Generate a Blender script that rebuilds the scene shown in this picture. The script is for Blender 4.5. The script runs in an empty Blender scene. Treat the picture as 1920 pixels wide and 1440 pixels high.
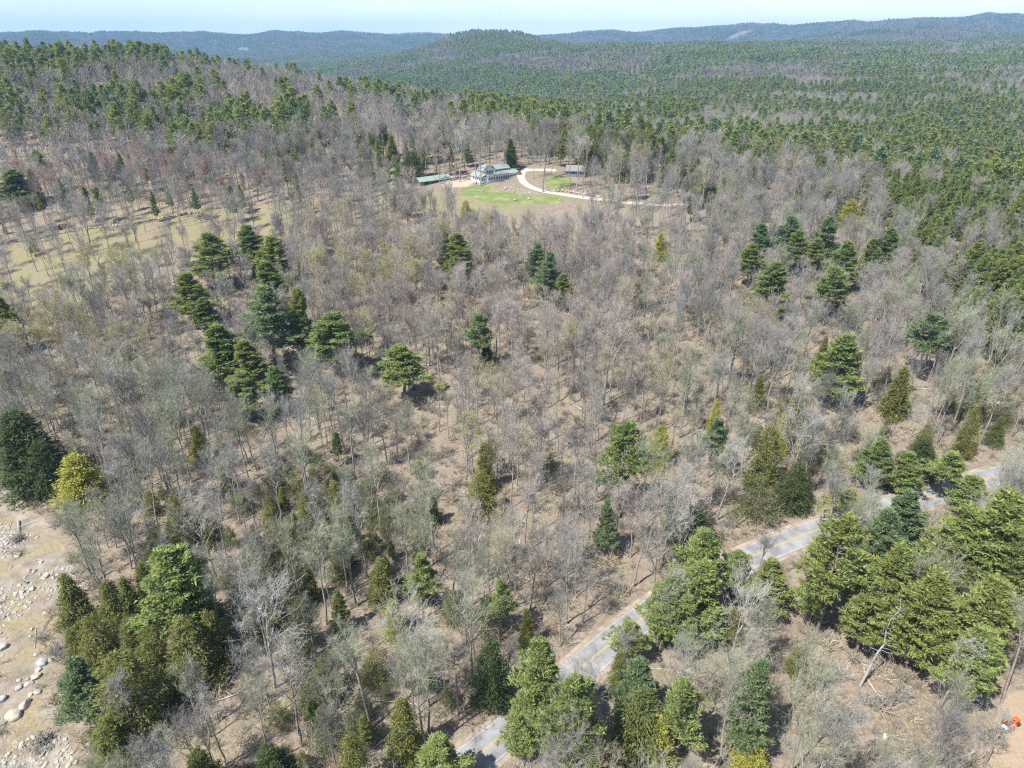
import bpy, math, random
import numpy as np
from mathutils import Vector, Matrix
rng = np.random.default_rng(7); random.seed(7)
S = bpy.context.scene; COL = S.collection

# ------------------------------------------------------------------ camera, world, sun, exposure
CH = 100.0; PITCH = math.radians(26.6); F = 1280.0
cd = bpy.data.cameras.new('camera'); cd.sensor_width = 36; cd.lens = 24; cd.clip_start = 1; cd.clip_end = 60000
cam = bpy.data.objects.new('camera', cd); COL.objects.link(cam)
cam.location = (0, 0, CH); cam.rotation_euler = (math.radians(90) - PITCH, 0, 0); S.camera = cam
SUN_EL = math.radians(56); SAZ = math.radians(40)
sdir = Vector((-math.cos(SAZ)*math.cos(SUN_EL), -math.sin(SAZ)*math.cos(SUN_EL), math.sin(SUN_EL)))
W = bpy.data.worlds.new('World'); S.world = W; W.use_nodes = True
wn = W.node_tree.nodes; wl = W.node_tree.links
sky = wn.new('ShaderNodeTexSky'); sky.sky_type = 'NISHITA'; sky.sun_disc = False
sky.sun_elevation = SUN_EL; sky.sun_rotation = math.atan2(sdir.x, sdir.y)
sky.air_density = 1.0; sky.dust_density = 1.0; sky.ozone_density = 1.0; sky.altitude = 300
tcw = wn.new('ShaderNodeTexCoord'); sx = wn.new('ShaderNodeSeparateXYZ'); wl.new(tcw.outputs['Generated'], sx.inputs[0])
vr = wn.new('ShaderNodeMapRange'); vr.inputs[1].default_value = 0.0; vr.inputs[2].default_value = 0.30; vr.inputs[3].default_value = 0.95; vr.inputs[4].default_value = 0.0
vn_ = wn.new('ShaderNodeTexNoise'); vn_.inputs['Scale'].default_value = 5; vn_.inputs['Detail'].default_value = 5
mp = wn.new('ShaderNodeMapping'); mp.inputs['Scale'].default_value = (1, 1, 7); wl.new(tcw.outputs['Generated'], mp.inputs[0]); wl.new(mp.outputs[0], vn_.inputs['Vector'])
vc = wn.new('ShaderNodeMix'); vc.data_type = 'RGBA'; vc.inputs[6].default_value = (6.0, 7.1, 8.7, 1); vc.inputs[7].default_value = (8.1, 8.7, 9.6, 1)
vm = wn.new('ShaderNodeMath'); vm.operation = 'MULTIPLY_ADD'; vm.inputs[1].default_value = .9; wl.new(sx.outputs[0], vm.inputs[0])
vs = wn.new('ShaderNodeMath'); vs.operation = 'MULTIPLY_ADD'; vs.inputs[1].default_value = 1.3; vs.inputs[2].default_value = -.1; wl.new(vn_.outputs['Fac'], vs.inputs[0]); wl.new(vs.outputs[0], vm.inputs[2])
vm.use_clamp = True; wl.new(vm.outputs[0], vc.inputs[0])
vx = wn.new('ShaderNodeMix'); vx.data_type = 'RGBA'; wl.new(sx.outputs[2], vr.inputs[0]); wl.new(vr.outputs[0], vx.inputs[0]); wl.new(sky.outputs[0], vx.inputs[6]); wl.new(vc.outputs[2], vx.inputs[7])
wl.new(vx.outputs[2], wn['Background'].inputs[0]); wn['Background'].inputs[1].default_value = 0.105
sl = bpy.data.lights.new('sun', 'SUN'); sl.energy = 4.9; sl.angle = math.radians(0.53); sl.color = (1, 0.955, 0.89)
so = bpy.data.objects.new('sun', sl); COL.objects.link(so); so.location = (-200, -200, 500)
so.rotation_euler = (-sdir).to_track_quat('-Z', 'Y').to_euler()
S.view_settings.view_transform = 'Standard'; S.view_settings.look = 'None'
S.view_settings.exposure = 0.76; S.view_settings.gamma = 1
S.cycles.use_denoising = False
S.cycles.max_bounces = 5; S.cycles.diffuse_bounces = 3; S.cycles.glossy_bounces = 1; S.cycles.transmission_bounces = 2
S.cycles.volume_bounces = 0; S.cycles.transparent_max_bounces = 4
S.cycles.pixel_filter_type = 'BLACKMAN_HARRIS'; S.cycles.filter_width = 1.25

# ------------------------------------------------------------------ terrain function and picture<->place helpers
sp, cp = math.sin(PITCH), math.cos(PITCH)
def ray(px, py):
    u = (px-960)/F; v = (720-py)/F
    return np.array([u, cp+v*sp, -sp+v*cp])
def proj(x, y, z):
    d = y*cp-(z-CH)*sp; d = np.where(np.abs(d) < 1e-3, 1e-3, d)
    v = (y*sp+(z-CH)*cp)/d
    return 960+F*x/d, 720-F*v, d
K1 = [(-60,80),(0,67),(60,65),(150,66),(240,67),(350,65),(450,70),(520,64),(580,67),(640,64),(720,70),(800,69),(900,76),(1000,72),(1060,68),
      (1150,62),(1200,65),(1280,58),(1350,52),(1420,50),(1480,52),(1600,46),(1700,42),(1780,38),(1850,31),(1920,34),(2100,50)]
K2 = [(-100,80),(200,72),(300,62),(420,61),(480,70),(660,75),(730,63),(800,60),(840,64),(900,80),(2000,80)]
def crest(K, r0):
    u = []; h = []
    for px, py in K:
        d = ray(px, py); d = d/math.hypot(d[0], d[1]); u.append(d[0]/d[1]); h.append(CH+r0*d[2])
    return np.array(u), np.array(h)
C1 = crest(K1, 6600.); C2 = crest(K2, 9000.)
BY = [(-500,0),(0,0),(250,4),(500,12),(1000,20),(1500,46),(2000,68),(2500,80),(3000,74),(3600,50),(4500,25),(30000,20)]
BX = np.linspace(-500, 30000, 3051); _b = np.interp(BX, *zip(*BY))
_k = np.ones(25)/25; _b = np.convolve(np.pad(_b, 12, 'edge'), _k, 'valid')
G = [(-430,690,265,230,73),(15,405,150,120,24),(-230,1500,420,330,-62),(-900,1900,600,600,-50),(-1500,2700,700,900,-85),(-1050,2750,330,600,-30),(-115,2950,165,260,66),
     (2090,3900,520,420,112),(700,1100,350,250,8),(380,260,160,140,5)]
def T(x, y):
    x = np.asarray(x, float); y = np.asarray(y, float)
    z = np.interp(y, BX, _b)
    z = z+0.045*np.clip(x, -200, 250)*np.exp(-(y/320)**2)
    for cx, cy, rx, ry, a in G:
        z = z+a*np.exp(-0.5*(((x-cx)/rx)**2+((y-cy)/ry)**2))
    r = np.hypot(x, y); u = x/np.maximum(y, 1.0)
    n = np.sin(u*61+1)*5+np.sin(u*143+2)*3
    z = np.where(y > 3000, z+(np.interp(u, *C1)-25+n)*np.exp(-0.5*((r-6600)/(650+150*np.sin(u*17)))**2)*np.clip((y-3000)/2000, 0, 1), z)
    z = np.where(y > 7600, z+(np.interp(u, *C2)-22)*np.exp(-0.5*((r-9000)/400)**2), z)
    amp = np.clip((r-30)/400, 0.12, 4)
    z = z+amp*1.6*(np.sin(x/47+1.3+np.sin(y/83))*np.cos(y/59+0.7)+0.5*np.sin(x/23+y/31))*0.6
    return z
def t1(x, y): return float(T(x, y))
_ts = 30*1.012**np.arange(560)
def ground(px, py, up=0.0):
    """the place on the ground (or `up` metres over it) seen at a picture point, and its distance"""
    d = ray(px, py); P = d[None, :]*_ts[:, None]; P[:, 2] += CH
    g = P[:, 2]-T(P[:, 0], P[:, 1])-up
    i = int(np.argmax(g < 0)) if (g < 0).any() else 480
    lo, hi = _ts[max(i-1, 0)], _ts[i]
    for _ in range(14):
        m = (lo+hi)/2; q = d*m
        if q[2]+CH-t1(q[0], q[1])-up < 0: hi = m
        else: lo = m
    q = d*lo
    return Vector((q[0], q[1], t1(q[0], q[1]))), lo
def inpoly(px, py, poly):
    px = np.asarray(px); py = np.asarray(py); c = np.zeros(px.shape, bool); n = len(poly); j = n-1
    for i in range(n):
        xi, yi = poly[i]; xj, yj = poly[j]
        c ^= ((yi > py) != (yj > py)) & (px < (xj-xi)*(py-yi)/((yj-yi) or 1e-9)+xi); j = i
    return c
def gpoly(pts): return [tuple(ground(*p)[0][:2]) for p in pts]

# ------------------------------------------------------------------ materials
def mat(name): 
    m = bpy.data.materials.new(name); m.use_nodes = True
    return m, m.node_tree.nodes, m.node_tree.links, m.node_tree.nodes['Principled BSDF']
def simple(name, c, rough=0.8, var=0.15, scale=3.0, metal=0.0, bump=0.0):
    m, n, l, b = mat(name)
    tc = n.new('ShaderNodeTexCoord'); no = n.new('ShaderNodeTexNoise'); no.inputs['Scale'].default_value = scale; no.inputs['Detail'].default_value = 6
    l.new(tc.outputs['Object'], no.inputs['Vector'])
    r = n.new('ShaderNodeValToRGB'); r.color_ramp.elements[0].position = 0.3; r.color_ramp.elements[1].position = 0.7
    r.color_ramp.elements[0].color = (*[k*(1-var) for k in c], 1); r.color_ramp.elements[1].color = (*[min(1, k*(1+var)) for k in c], 1)
    l.new(no.outputs['Fac'], r.inputs[0]); l.new(r.outputs[0], b.inputs['Base Color'])
    b.inputs['Roughness'].default_value = rough; b.inputs['Metallic'].default_value = metal
    if bump:
        bp = n.new('ShaderNodeBump'); bp.inputs['Distance'].default_value = bump; l.new(no.outputs['Fac'], bp.inputs['Height']); l.new(bp.outputs[0], b.inputs['Normal'])
    return m
def leaf(name, cols, trans=0.42):
    """needles: the green of each tree differs a little, and each spray within it"""
    m, n, l, b = mat(name)
    oi = n.new('ShaderNodeObjectInfo'); r = n.new('ShaderNodeValToRGB'); e = r.color_ramp.elements
    while len(e) < len(cols): e.new(0.5)
    for i, c in enumerate(cols): e[i].position = i/(len(cols)-1); e[i].color = (*c, 1)
    l.new(oi.outputs['Random'], r.inputs[0])
    ge = n.new('ShaderNodeNewGeometry'); hs = n.new('ShaderNodeHueSaturation')
    mr = n.new('ShaderNodeMapRange'); mr.inputs[3].default_value = 0.65; mr.inputs[4].default_value = 1.4
    l.new(ge.outputs['Random Per Island'], mr.inputs[0]); l.new(mr.outputs[0], hs.inputs['Value']); l.new(r.outputs[0], hs.inputs['Color'])
    l.new(hs.outputs[0], b.inputs['Base Color']); b.inputs['Roughness'].default_value = 0.75; b.inputs['Specular IOR Level'].default_value = 0.25
    if trans:
        tr = n.new('ShaderNodeBsdfTranslucent'); mx = n.new('ShaderNodeMixShader'); mx.inputs[0].default_value = trans
        l.new(hs.outputs[0], tr.inputs[0]); l.new(b.outputs[0], mx.inputs[1]); l.new(tr.outputs[0], mx.inputs[2]); l.new(mx.outputs[0], n['Material Output'].inputs[0])
    return m
M = {}
M['pine'] = leaf('pine_needles', [(.22,.285,.10),(.26,.31,.10),(.30,.33,.105),(.23,.30,.125)])
M['pine_bright'] = leaf('light_green_pine_needles', [(.265,.33,.115),(.31,.365,.125)])  # a lighter green variety of pine, used for whole crowns
M['pine_blue'] = leaf('blue_green_needles', [(.20,.275,.14),(.235,.305,.15)])
M['hem'] = leaf('hemlock_needles', [(.18,.21,.07),(.22,.235,.065),(.25,.25,.07),(.16,.195,.07)])
M['hem_olive'] = leaf('olive_cedar_scales', [(.205,.225,.075),(.24,.245,.075)])
M['hem_yellow'] = leaf('yellow_green_scales', [(.36,.37,.09),(.42,.41,.09)])
M['hem_dark'] = leaf('dark_hemlock_needles', [(.085,.12,.045),(.11,.14,.05)])
M['hem_soft'] = leaf('soft_grey_green_needles', [(.16,.185,.085),(.20,.21,.09),(.15,.17,.09)])
M['bark'] = simple('conifer_bark', (.20,.165,.14), .95, .3, 2)
M['trunk'] = simple('grey_bark', (.30,.27,.24), .95, .3, 1.5)
M['dead'] = simple('weathered_dead_wood', (.31,.295,.28), .9, .25, 2)
TW = {'grey': (.29,.283,.255), 'pink': (.345,.305,.275), 'green': (.28,.295,.205), 'tan': (.37,.33,.24), 'pale': (.38,.37,.33), 'red': (.35,.26,.235), 'dark': (.19,.18,.17)}
for k, c in TW.items(): M['tw_'+k] = leaf('twigs_'+k, [tuple(v*.82 for v in c), tuple(v*1.15 for v in c)], 0)
M['bud'] = leaf('yellow_green_buds', [(.42,.40,.13),(.46,.46,.14)], .2)
M['budred'] = leaf('red_maple_flowers', [(.36,.22,.18),(.42,.27,.21)], .2)
M['litter'] = leaf('dry_brush', [(.42,.34,.25),(.36,.31,.25),(.46,.40,.30)], 0)
M['asphalt'] = simple('weathered_asphalt', (.25,.25,.255), .9, .32, .4)
M['verge'] = simple('sandy_verge', (.31,.25,.19), .95, .35, .5)
M['yellow'] = simple('yellow_road_paint', (.46,.33,.12), .8, .35, 4)
M['whitep'] = simple('white_road_paint', (.40,.40,.39), .8, .35, 3)
M['gravel'] = simple('pale_gravel', (.46,.41,.35), .95, .15, 1.2)
M['rock'] = simple('granite', (.43,.375,.315), .9, .25, 1.5, bump=.15)
M['rockg'] = simple('grey_granite', (.35,.345,.335), .9, .25, 1.5, bump=.15)
M['wood'] = simple('old_timber', (.42,.35,.29), .9, .25, 3)
M['white'] = simple('white_clapboard', (.78,.80,.82), .6, .04, 2)
M['roof'] = simple('grey_green_shingles', (.26,.30,.28), .85, .15, 4)
M['groof'] = simple('green_metal_roof', (.25,.33,.295), .8, .1, 2)
M['greyroof'] = simple('grey_shingles', (.21,.205,.21), .85, .15, 4)
M['brownw'] = simple('brown_boards', (.20,.15,.12), .85, .25, 3)
M['dark'] = simple('dark_boards', (.06,.055,.06), .85, .25, 3)
M['glass'] = simple('window_glass', (.03,.045,.075), .12, .1, 1)
M['brick'] = simple('chimney_brick', (.36,.26,.23), .9, .2, 3)
M['orange'] = simple('orange_paint', (.75,.13,.03), .4, .08, 2)
M['rubber'] = simple('black_rubber', (.03,.03,.03), .8, .1, 5)
M['metal'] = simple('grey_metal', (.45,.46,.47), .45, .1, 4, .6)
M['carp'] = simple('maroon_car_paint', (.42,.10,.14), .3, .05, 2)
M['whiteplastic'] = simple('white_plastic', (.8,.8,.8), .5, .03, 2)
M['blueplastic'] = simple('light_blue_plastic', (.35,.55,.65), .5, .05, 2)

def ground_material():
    m, n, l, b = mat('forest_floor')
    b.inputs['Roughness'].default_value = .97; b.inputs['Specular IOR Level'].default_value = .1
    tc = n.new('ShaderNodeTexCoord')
    def noise(sc, det=8, rough=.6):
        k = n.new('ShaderNodeTexNoise'); k.inputs['Scale'].default_value = sc; k.inputs['Detail'].default_value = det; k.inputs['Roughness'].default_value = rough
        l.new(tc.outputs['Object'], k.inputs['Vector']); return k.outputs['Fac']
    def ramp(f, stops):
        r = n.new('ShaderNodeValToRGB'); e = r.color_ramp.elements
        while len(e) < len(stops): e.new(.5)
        for i, (p, c) in enumerate(stops): e[i].position = p; e[i].color = (*c, 1)
        l.new(f, r.inputs[0]); return r.outputs[0]
    def mix(f, a, c):
        k = n.new('ShaderNodeMix'); k.data_type = 'RGBA'; l.new(f, k.inputs[0]); l.new(a, k.inputs[6]); l.new(c, k.inputs[7]); return k.outputs[2]
    def att(nm, nz):
        a = n.new('ShaderNodeAttribute'); a.attribute_name = nm
        s = n.new('ShaderNodeMath'); s.operation = 'ADD'; l.new(a.outputs['Fac'], s.inputs[0])
        q = n.new('ShaderNodeMath'); q.operation = 'MULTIPLY_ADD'; q.inputs[1].default_value = .8; q.inputs[2].default_value = -.4; l.new(nz, q.inputs[0]); l.new(q.outputs[0], s.inputs[1])
        mr = n.new('ShaderNodeMapRange'); mr.inputs[1].default_value = .4; mr.inputs[2].default_value = .6; l.new(s.outputs[0], mr.inputs[0]); return mr.outputs[0]
    n1 = noise(.35); n2 = noise(.06, 4); n3 = noise(1.6, 5, .7); n4 = noise(.12, 6)
    lit = ramp(n1, [(.28, (.145,.115,.09)), (.5, (.25,.21,.17)), (.72, (.36,.315,.26))])
    lit2 = ramp(n3, [(.3, (.12,.09,.065)), (.5, (.25,.20,.155)), (.7, (.37,.315,.26))])
    base = mix(n2, lit, lit2); base = mix(ramp(n4, [(.42, (1, 1, 1)), (.56, (0, 0, 0))]), base, ramp(n3, [(.3, (.13,.105,.075)), (.5, (.24,.205,.145)), (.7, (.36,.30,.24))]))
    field = ramp(n4, [(.3, (.19,.155,.11)), (.46, (.26,.22,.15)), (.58, (.23,.22,.11)), (.75, (.29,.25,.165))])
    lawn = ramp(n4, [(.35, (.24,.25,.11)), (.5, (.15,.20,.07)), (.7, (.30,.30,.15))])
    dirt = ramp(n1, [(.3, (.16,.135,.105)), (.48, (.26,.225,.18)), (.7, (.37,.335,.29))])
    dirt = mix(ramp(n4, [(.45, (0, 0, 0)), (.62, (1, 1, 1))]), dirt, ramp(n3, [(.3, (.20,.165,.09)), (.55, (.31,.255,.16)), (.75, (.38,.32,.24))]))
    yard = ramp(n2, [(.3, (.33,.255,.18)), (.7, (.42,.33,.24))])
    sand = ramp(n1, [(.3, (.42,.33,.25)), (.7, (.50,.40,.31))])
    far = ramp(noise(.02, 8), [(.35, (.10,.12,.06)), (.5, (.18,.16,.14)), (.65, (.26,.23,.21))])
    c = base
    for nm, k in (('field', field), ('lawn', lawn), ('dirt', dirt), ('yard', yard), ('sand', sand), ('far', far)):
        c = mix(att(nm, n1), c, k)
    l.new(c, b.inputs['Base Color'])
    bp = n.new('ShaderNodeBump'); bp.inputs['Distance'].default_value = .5; bp.inputs['Strength'].default_value = .6; l.new(n3, bp.inputs['Height']); l.new(bp.outputs[0], b.inputs['Normal'])
    return m
M['ground'] = ground_material()

# ------------------------------------------------------------------ mesh building
class MB:
    def __init__(s): s.v = []; s.n = 0; s.lo = []; s.sz = []; s.mi = []
    def raw(s, V, Fc, k=0):
        V = np.asarray(V, float).reshape(-1, 3); Fc = np.asarray(Fc, int)
        s.v.append(V); s.lo.append((Fc+s.n).ravel()); s.sz.append(np.full(len(Fc), Fc.shape[1])); s.mi.append(np.full(len(Fc), k)); s.n += len(V)
        return s
    def prisms(s, A, B, ra, rb, k=0, sides=3):
        A = np.asarray(A, float).reshape(-1, 3); B = np.asarray(B, float).reshape(-1, 3); N = len(A)
        ra = np.broadcast_to(ra, (N,)); rb = np.broadcast_to(rb, (N,))
        d = B-A; d = d/np.maximum(np.linalg.norm(d, axis=1, keepdims=True), 1e-6)
        h = np.where(np.abs(d[:, 2:3]) < .9, np.array([[0, 0, 1.]]), np.array([[1., 0, 0]])); e = np.cross(d, h); e /= np.linalg.norm(e, axis=1, keepdims=True); f = np.cross(d, e)
        V = np.zeros((N, 2*sides, 3))
        for i in range(sides):
            a = 2*math.pi*i/sides; o = e*math.cos(a)+f*math.sin(a)
            V[:, i] = A+o*ra[:, None]; V[:, sides+i] = B+o*rb[:, None]
        q = np.array([[i, (i+1) % sides, sides+(i+1) % sides, sides+i] for i in range(sides)])
        Fc = (q[None]+(np.arange(N)*2*sides)[:, None, None]).reshape(-1, 4)
        return s.raw(V, Fc, k)
    def caps(s, A, B, r0, r1, sides, k=0):
        s.prisms([A], [B], r0, r1, k, sides); A = np.array(A, float); B = np.array(B, float)
        base = s.n-2*sides
        s.lo.append(np.arange(sides)[::-1]+base); s.sz.append([sides]); s.mi.append([k])
        s.lo.append(np.arange(sides)+base+sides); s.sz.append([sides]); s.mi.append([k]); return s
    def tris(s, V, k=0):
        V = np.asarray(V, float).reshape(-1, 3, 3); return s.raw(V, np.arange(len(V)*3).reshape(-1, 3), k)
    def box(s, x0, x1, y0, y1, z0, z1, k=0):
        V = [(x, y, z) for z in (z0, z1) for x, y in ((x0, y0), (x1, y0), (x1, y1), (x0, y1))]
        return s.raw(V, [[3,2,1,0],[4,5,6,7],[0,1,5,4],[1,2,6,5],[2,3,7,6],[3,0,4,7]], k)
    def slab(s, P, th, k=0):
        """a four-cornered sheet of some thickness"""
        P = np.array(P, float); V = np.vstack([P, P+[0, 0, th]]); return s.raw(V, [[3,2,1,0],[4,5,6,7],[0,1,5,4],[1,2,6,5],[2,3,7,6],[3,0,4,7]], k)
    def mesh(s, name, mats, smooth=False):
        me = bpy.data.meshes.new(name); V = np.concatenate(s.v); lo = np.concatenate(s.lo).astype(np.int32); sz = np.concatenate(s.sz).astype(np.int32); mi = np.concatenate(s.mi).astype(np.int32)
        me.vertices.add(len(V)); me.vertices.foreach_set('co', V.astype(np.float32).ravel())
        me.loops.add(len(lo)); me.loops.foreach_set('vertex_index', lo)
        me.polygons.add(len(sz)); st = np.concatenate([[0], np.cumsum(sz)[:-1]]).astype(np.int32); me.polygons.foreach_set('loop_start', st)
        me.polygons.foreach_set('material_index', mi); me.polygons.foreach_set('use_smooth', np.full(len(sz), smooth))
        for m in mats: me.materials.append(m)
        me.update(calc_edges=True); return me
def obj(name, me, parent=None, loc=(0, 0, 0), rz=0, scale=None):
    o = bpy.data.objects.new(name, me); COL.objects.link(o); o.parent = parent; o.location = loc; o.rotation_euler = (0, 0, rz)
    if scale is not None: o.scale = scale
    return o
def tag(o, label=None, cat=None, group=None, kind=None):
    for k, v in (('label', label), ('category', cat), ('group', group), ('kind', kind)):
        if v: o[k] = v
    return o

# ------------------------------------------------------------------ tree models (each a trunk mesh and a crown mesh)
def rv(r): v = r.normal(size=3); return v/np.linalg.norm(v)
def bare_model(seed, H=18., R=3.2, lod=0, lean=.04, fork=None):
    r = np.random.default_rng(seed); tk = MB(); A = []; B = []; RA = []; RB = []; tips = []
    nl, ns, nt, nf = [(21, 7, 5, 3), (11, 5, 4, 0), (6, 2, 2, 0)][lod]; fat = [1, 2.3, 4.6][lod]
    leaders = []
    fk = r.uniform(.38, .62)*H if (fork if fork is not None else r.random() < .65) else None
    w = r.normal(size=2)*lean*H
    def path(p0, p1, n, wob): 
        P = [p0+(p1-p0)*i/n+(r.normal(size=3)*wob*(0 < i < n)) for i in range(n+1)]; return P
    base = np.zeros(3); top = np.array([w[0], w[1], H])
    r0 = .0125*H*(1 if lod < 2 else 1.6)
    if fk:
        sp_ = np.array([w[0]*.4, w[1]*.4, fk]); leaders.append((path(base, sp_, 4, .06), r0, r0*.8)); a0 = r.uniform(0, 6.28)
        for i in range(2 if r.random() < .6 else 3):
            a = a0+i*2.1+r.normal()*.3; e = top*np.array([1, 1, r.uniform(.85, 1)])+np.array([math.cos(a), math.sin(a), 0])*R*.45
            leaders.append((path(sp_, e, 5, .12), r0*.6, .03))
    else: leaders.append((path(base, top, 8, .1), r0, .03))
    for P, ra, rb in leaders:
        n = len(P)-1
        for i in range(n): tk.prisms([P[i]], [P[i+1]], ra+(rb-ra)*i/n, ra+(rb-ra)*(i+1)/n, 0, 5 if lod == 0 else 3)
    ups = leaders[1:] if fk else leaders
    def add(a, b, x, y): A.append(a); B.append(b); RA.append(x*fat if lod else x); RB.append(y*fat if lod else y)
    for i in range(nl):
        P, _, _ = ups[i % len(ups)]; lo = 0 if fk else .42
        f = lo+(1-lo)*((i+.5)/nl)**.85*.97; q = f*(len(P)-1); j = min(int(q), len(P)-2); p = P[j]+(P[j+1]-P[j])*(q-j)
        hz = p[2]/H; a = i*2.4+r.uniform(-.5, .5); L = R*(1.25*(1-hz)**.5+.22)*r.uniform(.7, 1.2); el = r.uniform(.45, .95)+.25*hz
        d = np.array([math.cos(a)*math.cos(el), math.sin(a)*math.cos(el), math.sin(el)]); L /= max(.45, math.cos(el))**.6
        pts = [p]
        for s_ in range(4):
            d = d+np.array([0, 0, .14])+r.normal(size=3)*.1; d /= np.linalg.norm(d); pts.append(pts[-1]+d*L/4)
        rr = .036+.012*L*(1-hz)
        for s_ in range(4): add(pts[s_], pts[s_+1], rr*(1-s_*.2), rr*(.8-s_*.18))
        for s_ in range(ns):
            f2 = .25+.75*(s_+.5)/ns; q = f2*4; j = min(int(q), 3); b0 = pts[j]+(pts[j+1]-pts[j])*(q-j)
            d2 = d*.7+rv(r)*.8+np.array([0, 0, .25]); d2 /= np.linalg.norm(d2); L2 = L*.5*r.uniform(.6, 1.2)*(1.15-f2*.5); b1 = b0+d2*L2*.55; d3 = d2+rv(r)*.25+np.array([0, 0, .1]); b2 = b1+d3*L2*.5
            if lod < 2: add(b0, b1, .020, .015); add(b1, b2, .015, .010)
            else: add(b0, b2, .02, .012)
            for t_ in range(nt):
                f3 = r.uniform(.1, 1); c0 = b0+(b2-b0)*f3; d4 = d2*.7+rv(r)*.8+np.array([0, 0, .2]); c1 = c0+d4*r.uniform(.35, .8)*(L2*.3+.35)
                add(c0, c1, .013, .008); tips.append(c1)
                for u_ in range(nf):
                    e0 = c0+(c1-c0)*r.uniform(.2, 1); e1 = e0+(d4*.5+rv(r)*.7)*r.uniform(.3, .75); add(e0, e1, .009, .006); tips.append(e1)
    cr = MB().prisms(A, B, np.array(RA), np.array(RB), 0)
    return tk, cr, np.array(tips), r
def sprays(C, D, ln, wd, r, droop=0.):
    """small leaf-like faces at C pointing roughly along D"""
    N = len(C); d = D+r.normal(size=(N, 3))*.45; d[:, 2] -= droop; d /= np.linalg.norm(d, axis=1, keepdims=True)
    s = np.cross(d, r.normal(size=(N, 3))); s /= np.linalg.norm(s, axis=1, keepdims=True)
    l = ln*r.uniform(.6, 1.3, N)[:, None]; w = wd*r.uniform(.6, 1.3, N)[:, None]
    return np.stack([C-s*w, C+s*w, C+d*l], 1)
def pine_model(seed, H=20., R=4.2, lod=0, start=.32, sparse=1.):
    r = np.random.default_rng(seed); tk = MB(); P = [np.array([r.normal()*.05*i, r.normal()*.05*i, H*i/6.]) for i in range(7)]
    P[0] = np.zeros(3)
    for i in range(6): tk.prisms([P[i]], [P[i+1]], .24*(1-i/6.2), .24*(1-(i+1)/6.2), 0, 6 if lod == 0 else 3)
    A = []; B = []; RR = []; C = []; D = []
    step = [1.0, 1.4, 2.4][lod]; z = start*H; k = 0
    lump = r.uniform(.72, 1.22, 8); nb = [6, 5, 4][lod]; ncl = [34, 10, 3][lod]
    while z < H*.985:
        s = (z-start*H)/(H*(1-start)); prof = ((1-s)**.95)*min(1, .6+s*2.4)
        off = r.uniform(0, 6.28)
        for i in range(nb):
            a = off+i*6.283/nb+r.normal()*.25
            if r.random() > sparse: continue
            L = R*(prof+.06)*lump[int((a+z*.13)/6.283*8) % 8]*r.uniform(.6, 1.25)
            el = .05+.55*s+r.normal()*.08
            q = z/H*6; j = min(int(q), 5); p = P[j]+(P[j+1]-P[j])*(q-j)
            d = np.array([math.cos(a)*math.cos(el), math.sin(a)*math.cos(el), math.sin(el)]); m = p+d*L*.55; e = p+d*L+np.array([0, 0, L*.12])
            A += [p, m]; B += [m, e]; RR += [.05, .03]
            n = max(2, int(ncl*(.35+.65*L/R))); f = r.uniform(.12, 1.03, n)**.6
            c = p+(e-p)*f[:, None]; side = np.array([-math.sin(a), math.cos(a), 0]); wdt = L*.36*np.sin(np.clip(f, 0, 1)*2.6+.25)
            c = c+side*(r.uniform(-1, 1, n)*wdt)[:, None]+np.array([0, 0, 1])*(r.uniform(-.12, .28, n))[:, None]
            C.append(c); D.append(np.tile(d*.6+np.array([0, 0, .45]), (n, 1))+side*r.uniform(-.7, .7, n)[:, None])
        z += step*r.uniform(.8, 1.25)*(1-.35*s); k += 1
    C = np.concatenate(C); D = np.concatenate(D); rep = [7, 4, 3][lod]
    C = np.repeat(C, rep, 0)+r.normal(size=(len(C)*rep, 3))*[.14, .28, .5][lod]; D = np.repeat(D, rep, 0)
    cr = MB().tris(sprays(C, D, [.5, .95, 1.9][lod], [.10, .26, .62][lod], r), 0)
    if lod < 2: cr.prisms(A, B, np.array(RR), np.array(RR)*.5, 1)
    return tk, cr
def hem_model(seed, H=15., R=3.0, lod=0, start=.08, fat=.85, airy=0):
    r = np.random.default_rng(seed); tk = MB().prisms([[0, 0, 0]], [[r.normal()*.15, r.normal()*.15, H*.97]], .22, .03, 0, 5 if lod == 0 else 3)
    N = int([1500, 190, 34][lod]*(.5 if airy else 1)); rep = [9, 5, 4][lod]
    s = r.random(N*2)**1.25; keep = r.random(N*2) < ((1-s)**.55+.1); s = s[keep][:N]; N = len(s)
    a = r.uniform(0, 6.283, N); ph = r.uniform(0, 6.28, 4); gap = np.sin(a*2+s*11+ph[3])+np.sin(a*3-s*23+ph[0]) > (.35 if airy else .95); a = a[~gap]; s = s[~gap]; N = len(s)
    env = (1-s)**fat*(1+.16*np.sin(3*a+ph[0]+s*9)+.16*np.sin(5*a+ph[1]-s*17)+.16*np.sin(8*a+s*37+ph[2])+.20*np.sin(s*52+3*np.sin(2*a+ph[2])+ph[3]))+.05
    q = r.uniform(.1 if airy else .2, 1.08, N)**.6; rad = R*env*q
    C = np.stack([rad*np.cos(a), rad*np.sin(a), (start+(1-start)*s)*H-rad*.16+r.normal(size=N)*.15], 1)
    D = np.stack([np.cos(a), np.sin(a), np.full(N, .1)], 1)
    C = np.repeat(C, rep, 0)+r.normal(size=(N*rep, 3))*[.3, .45, .6][lod]; D = np.repeat(D, rep, 0)
    cr = MB().tris(sprays(C, D, [.42, .95, 1.8][lod], [.10, .27, .60][lod], r, .15), 0)
    return tk, cr
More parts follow.
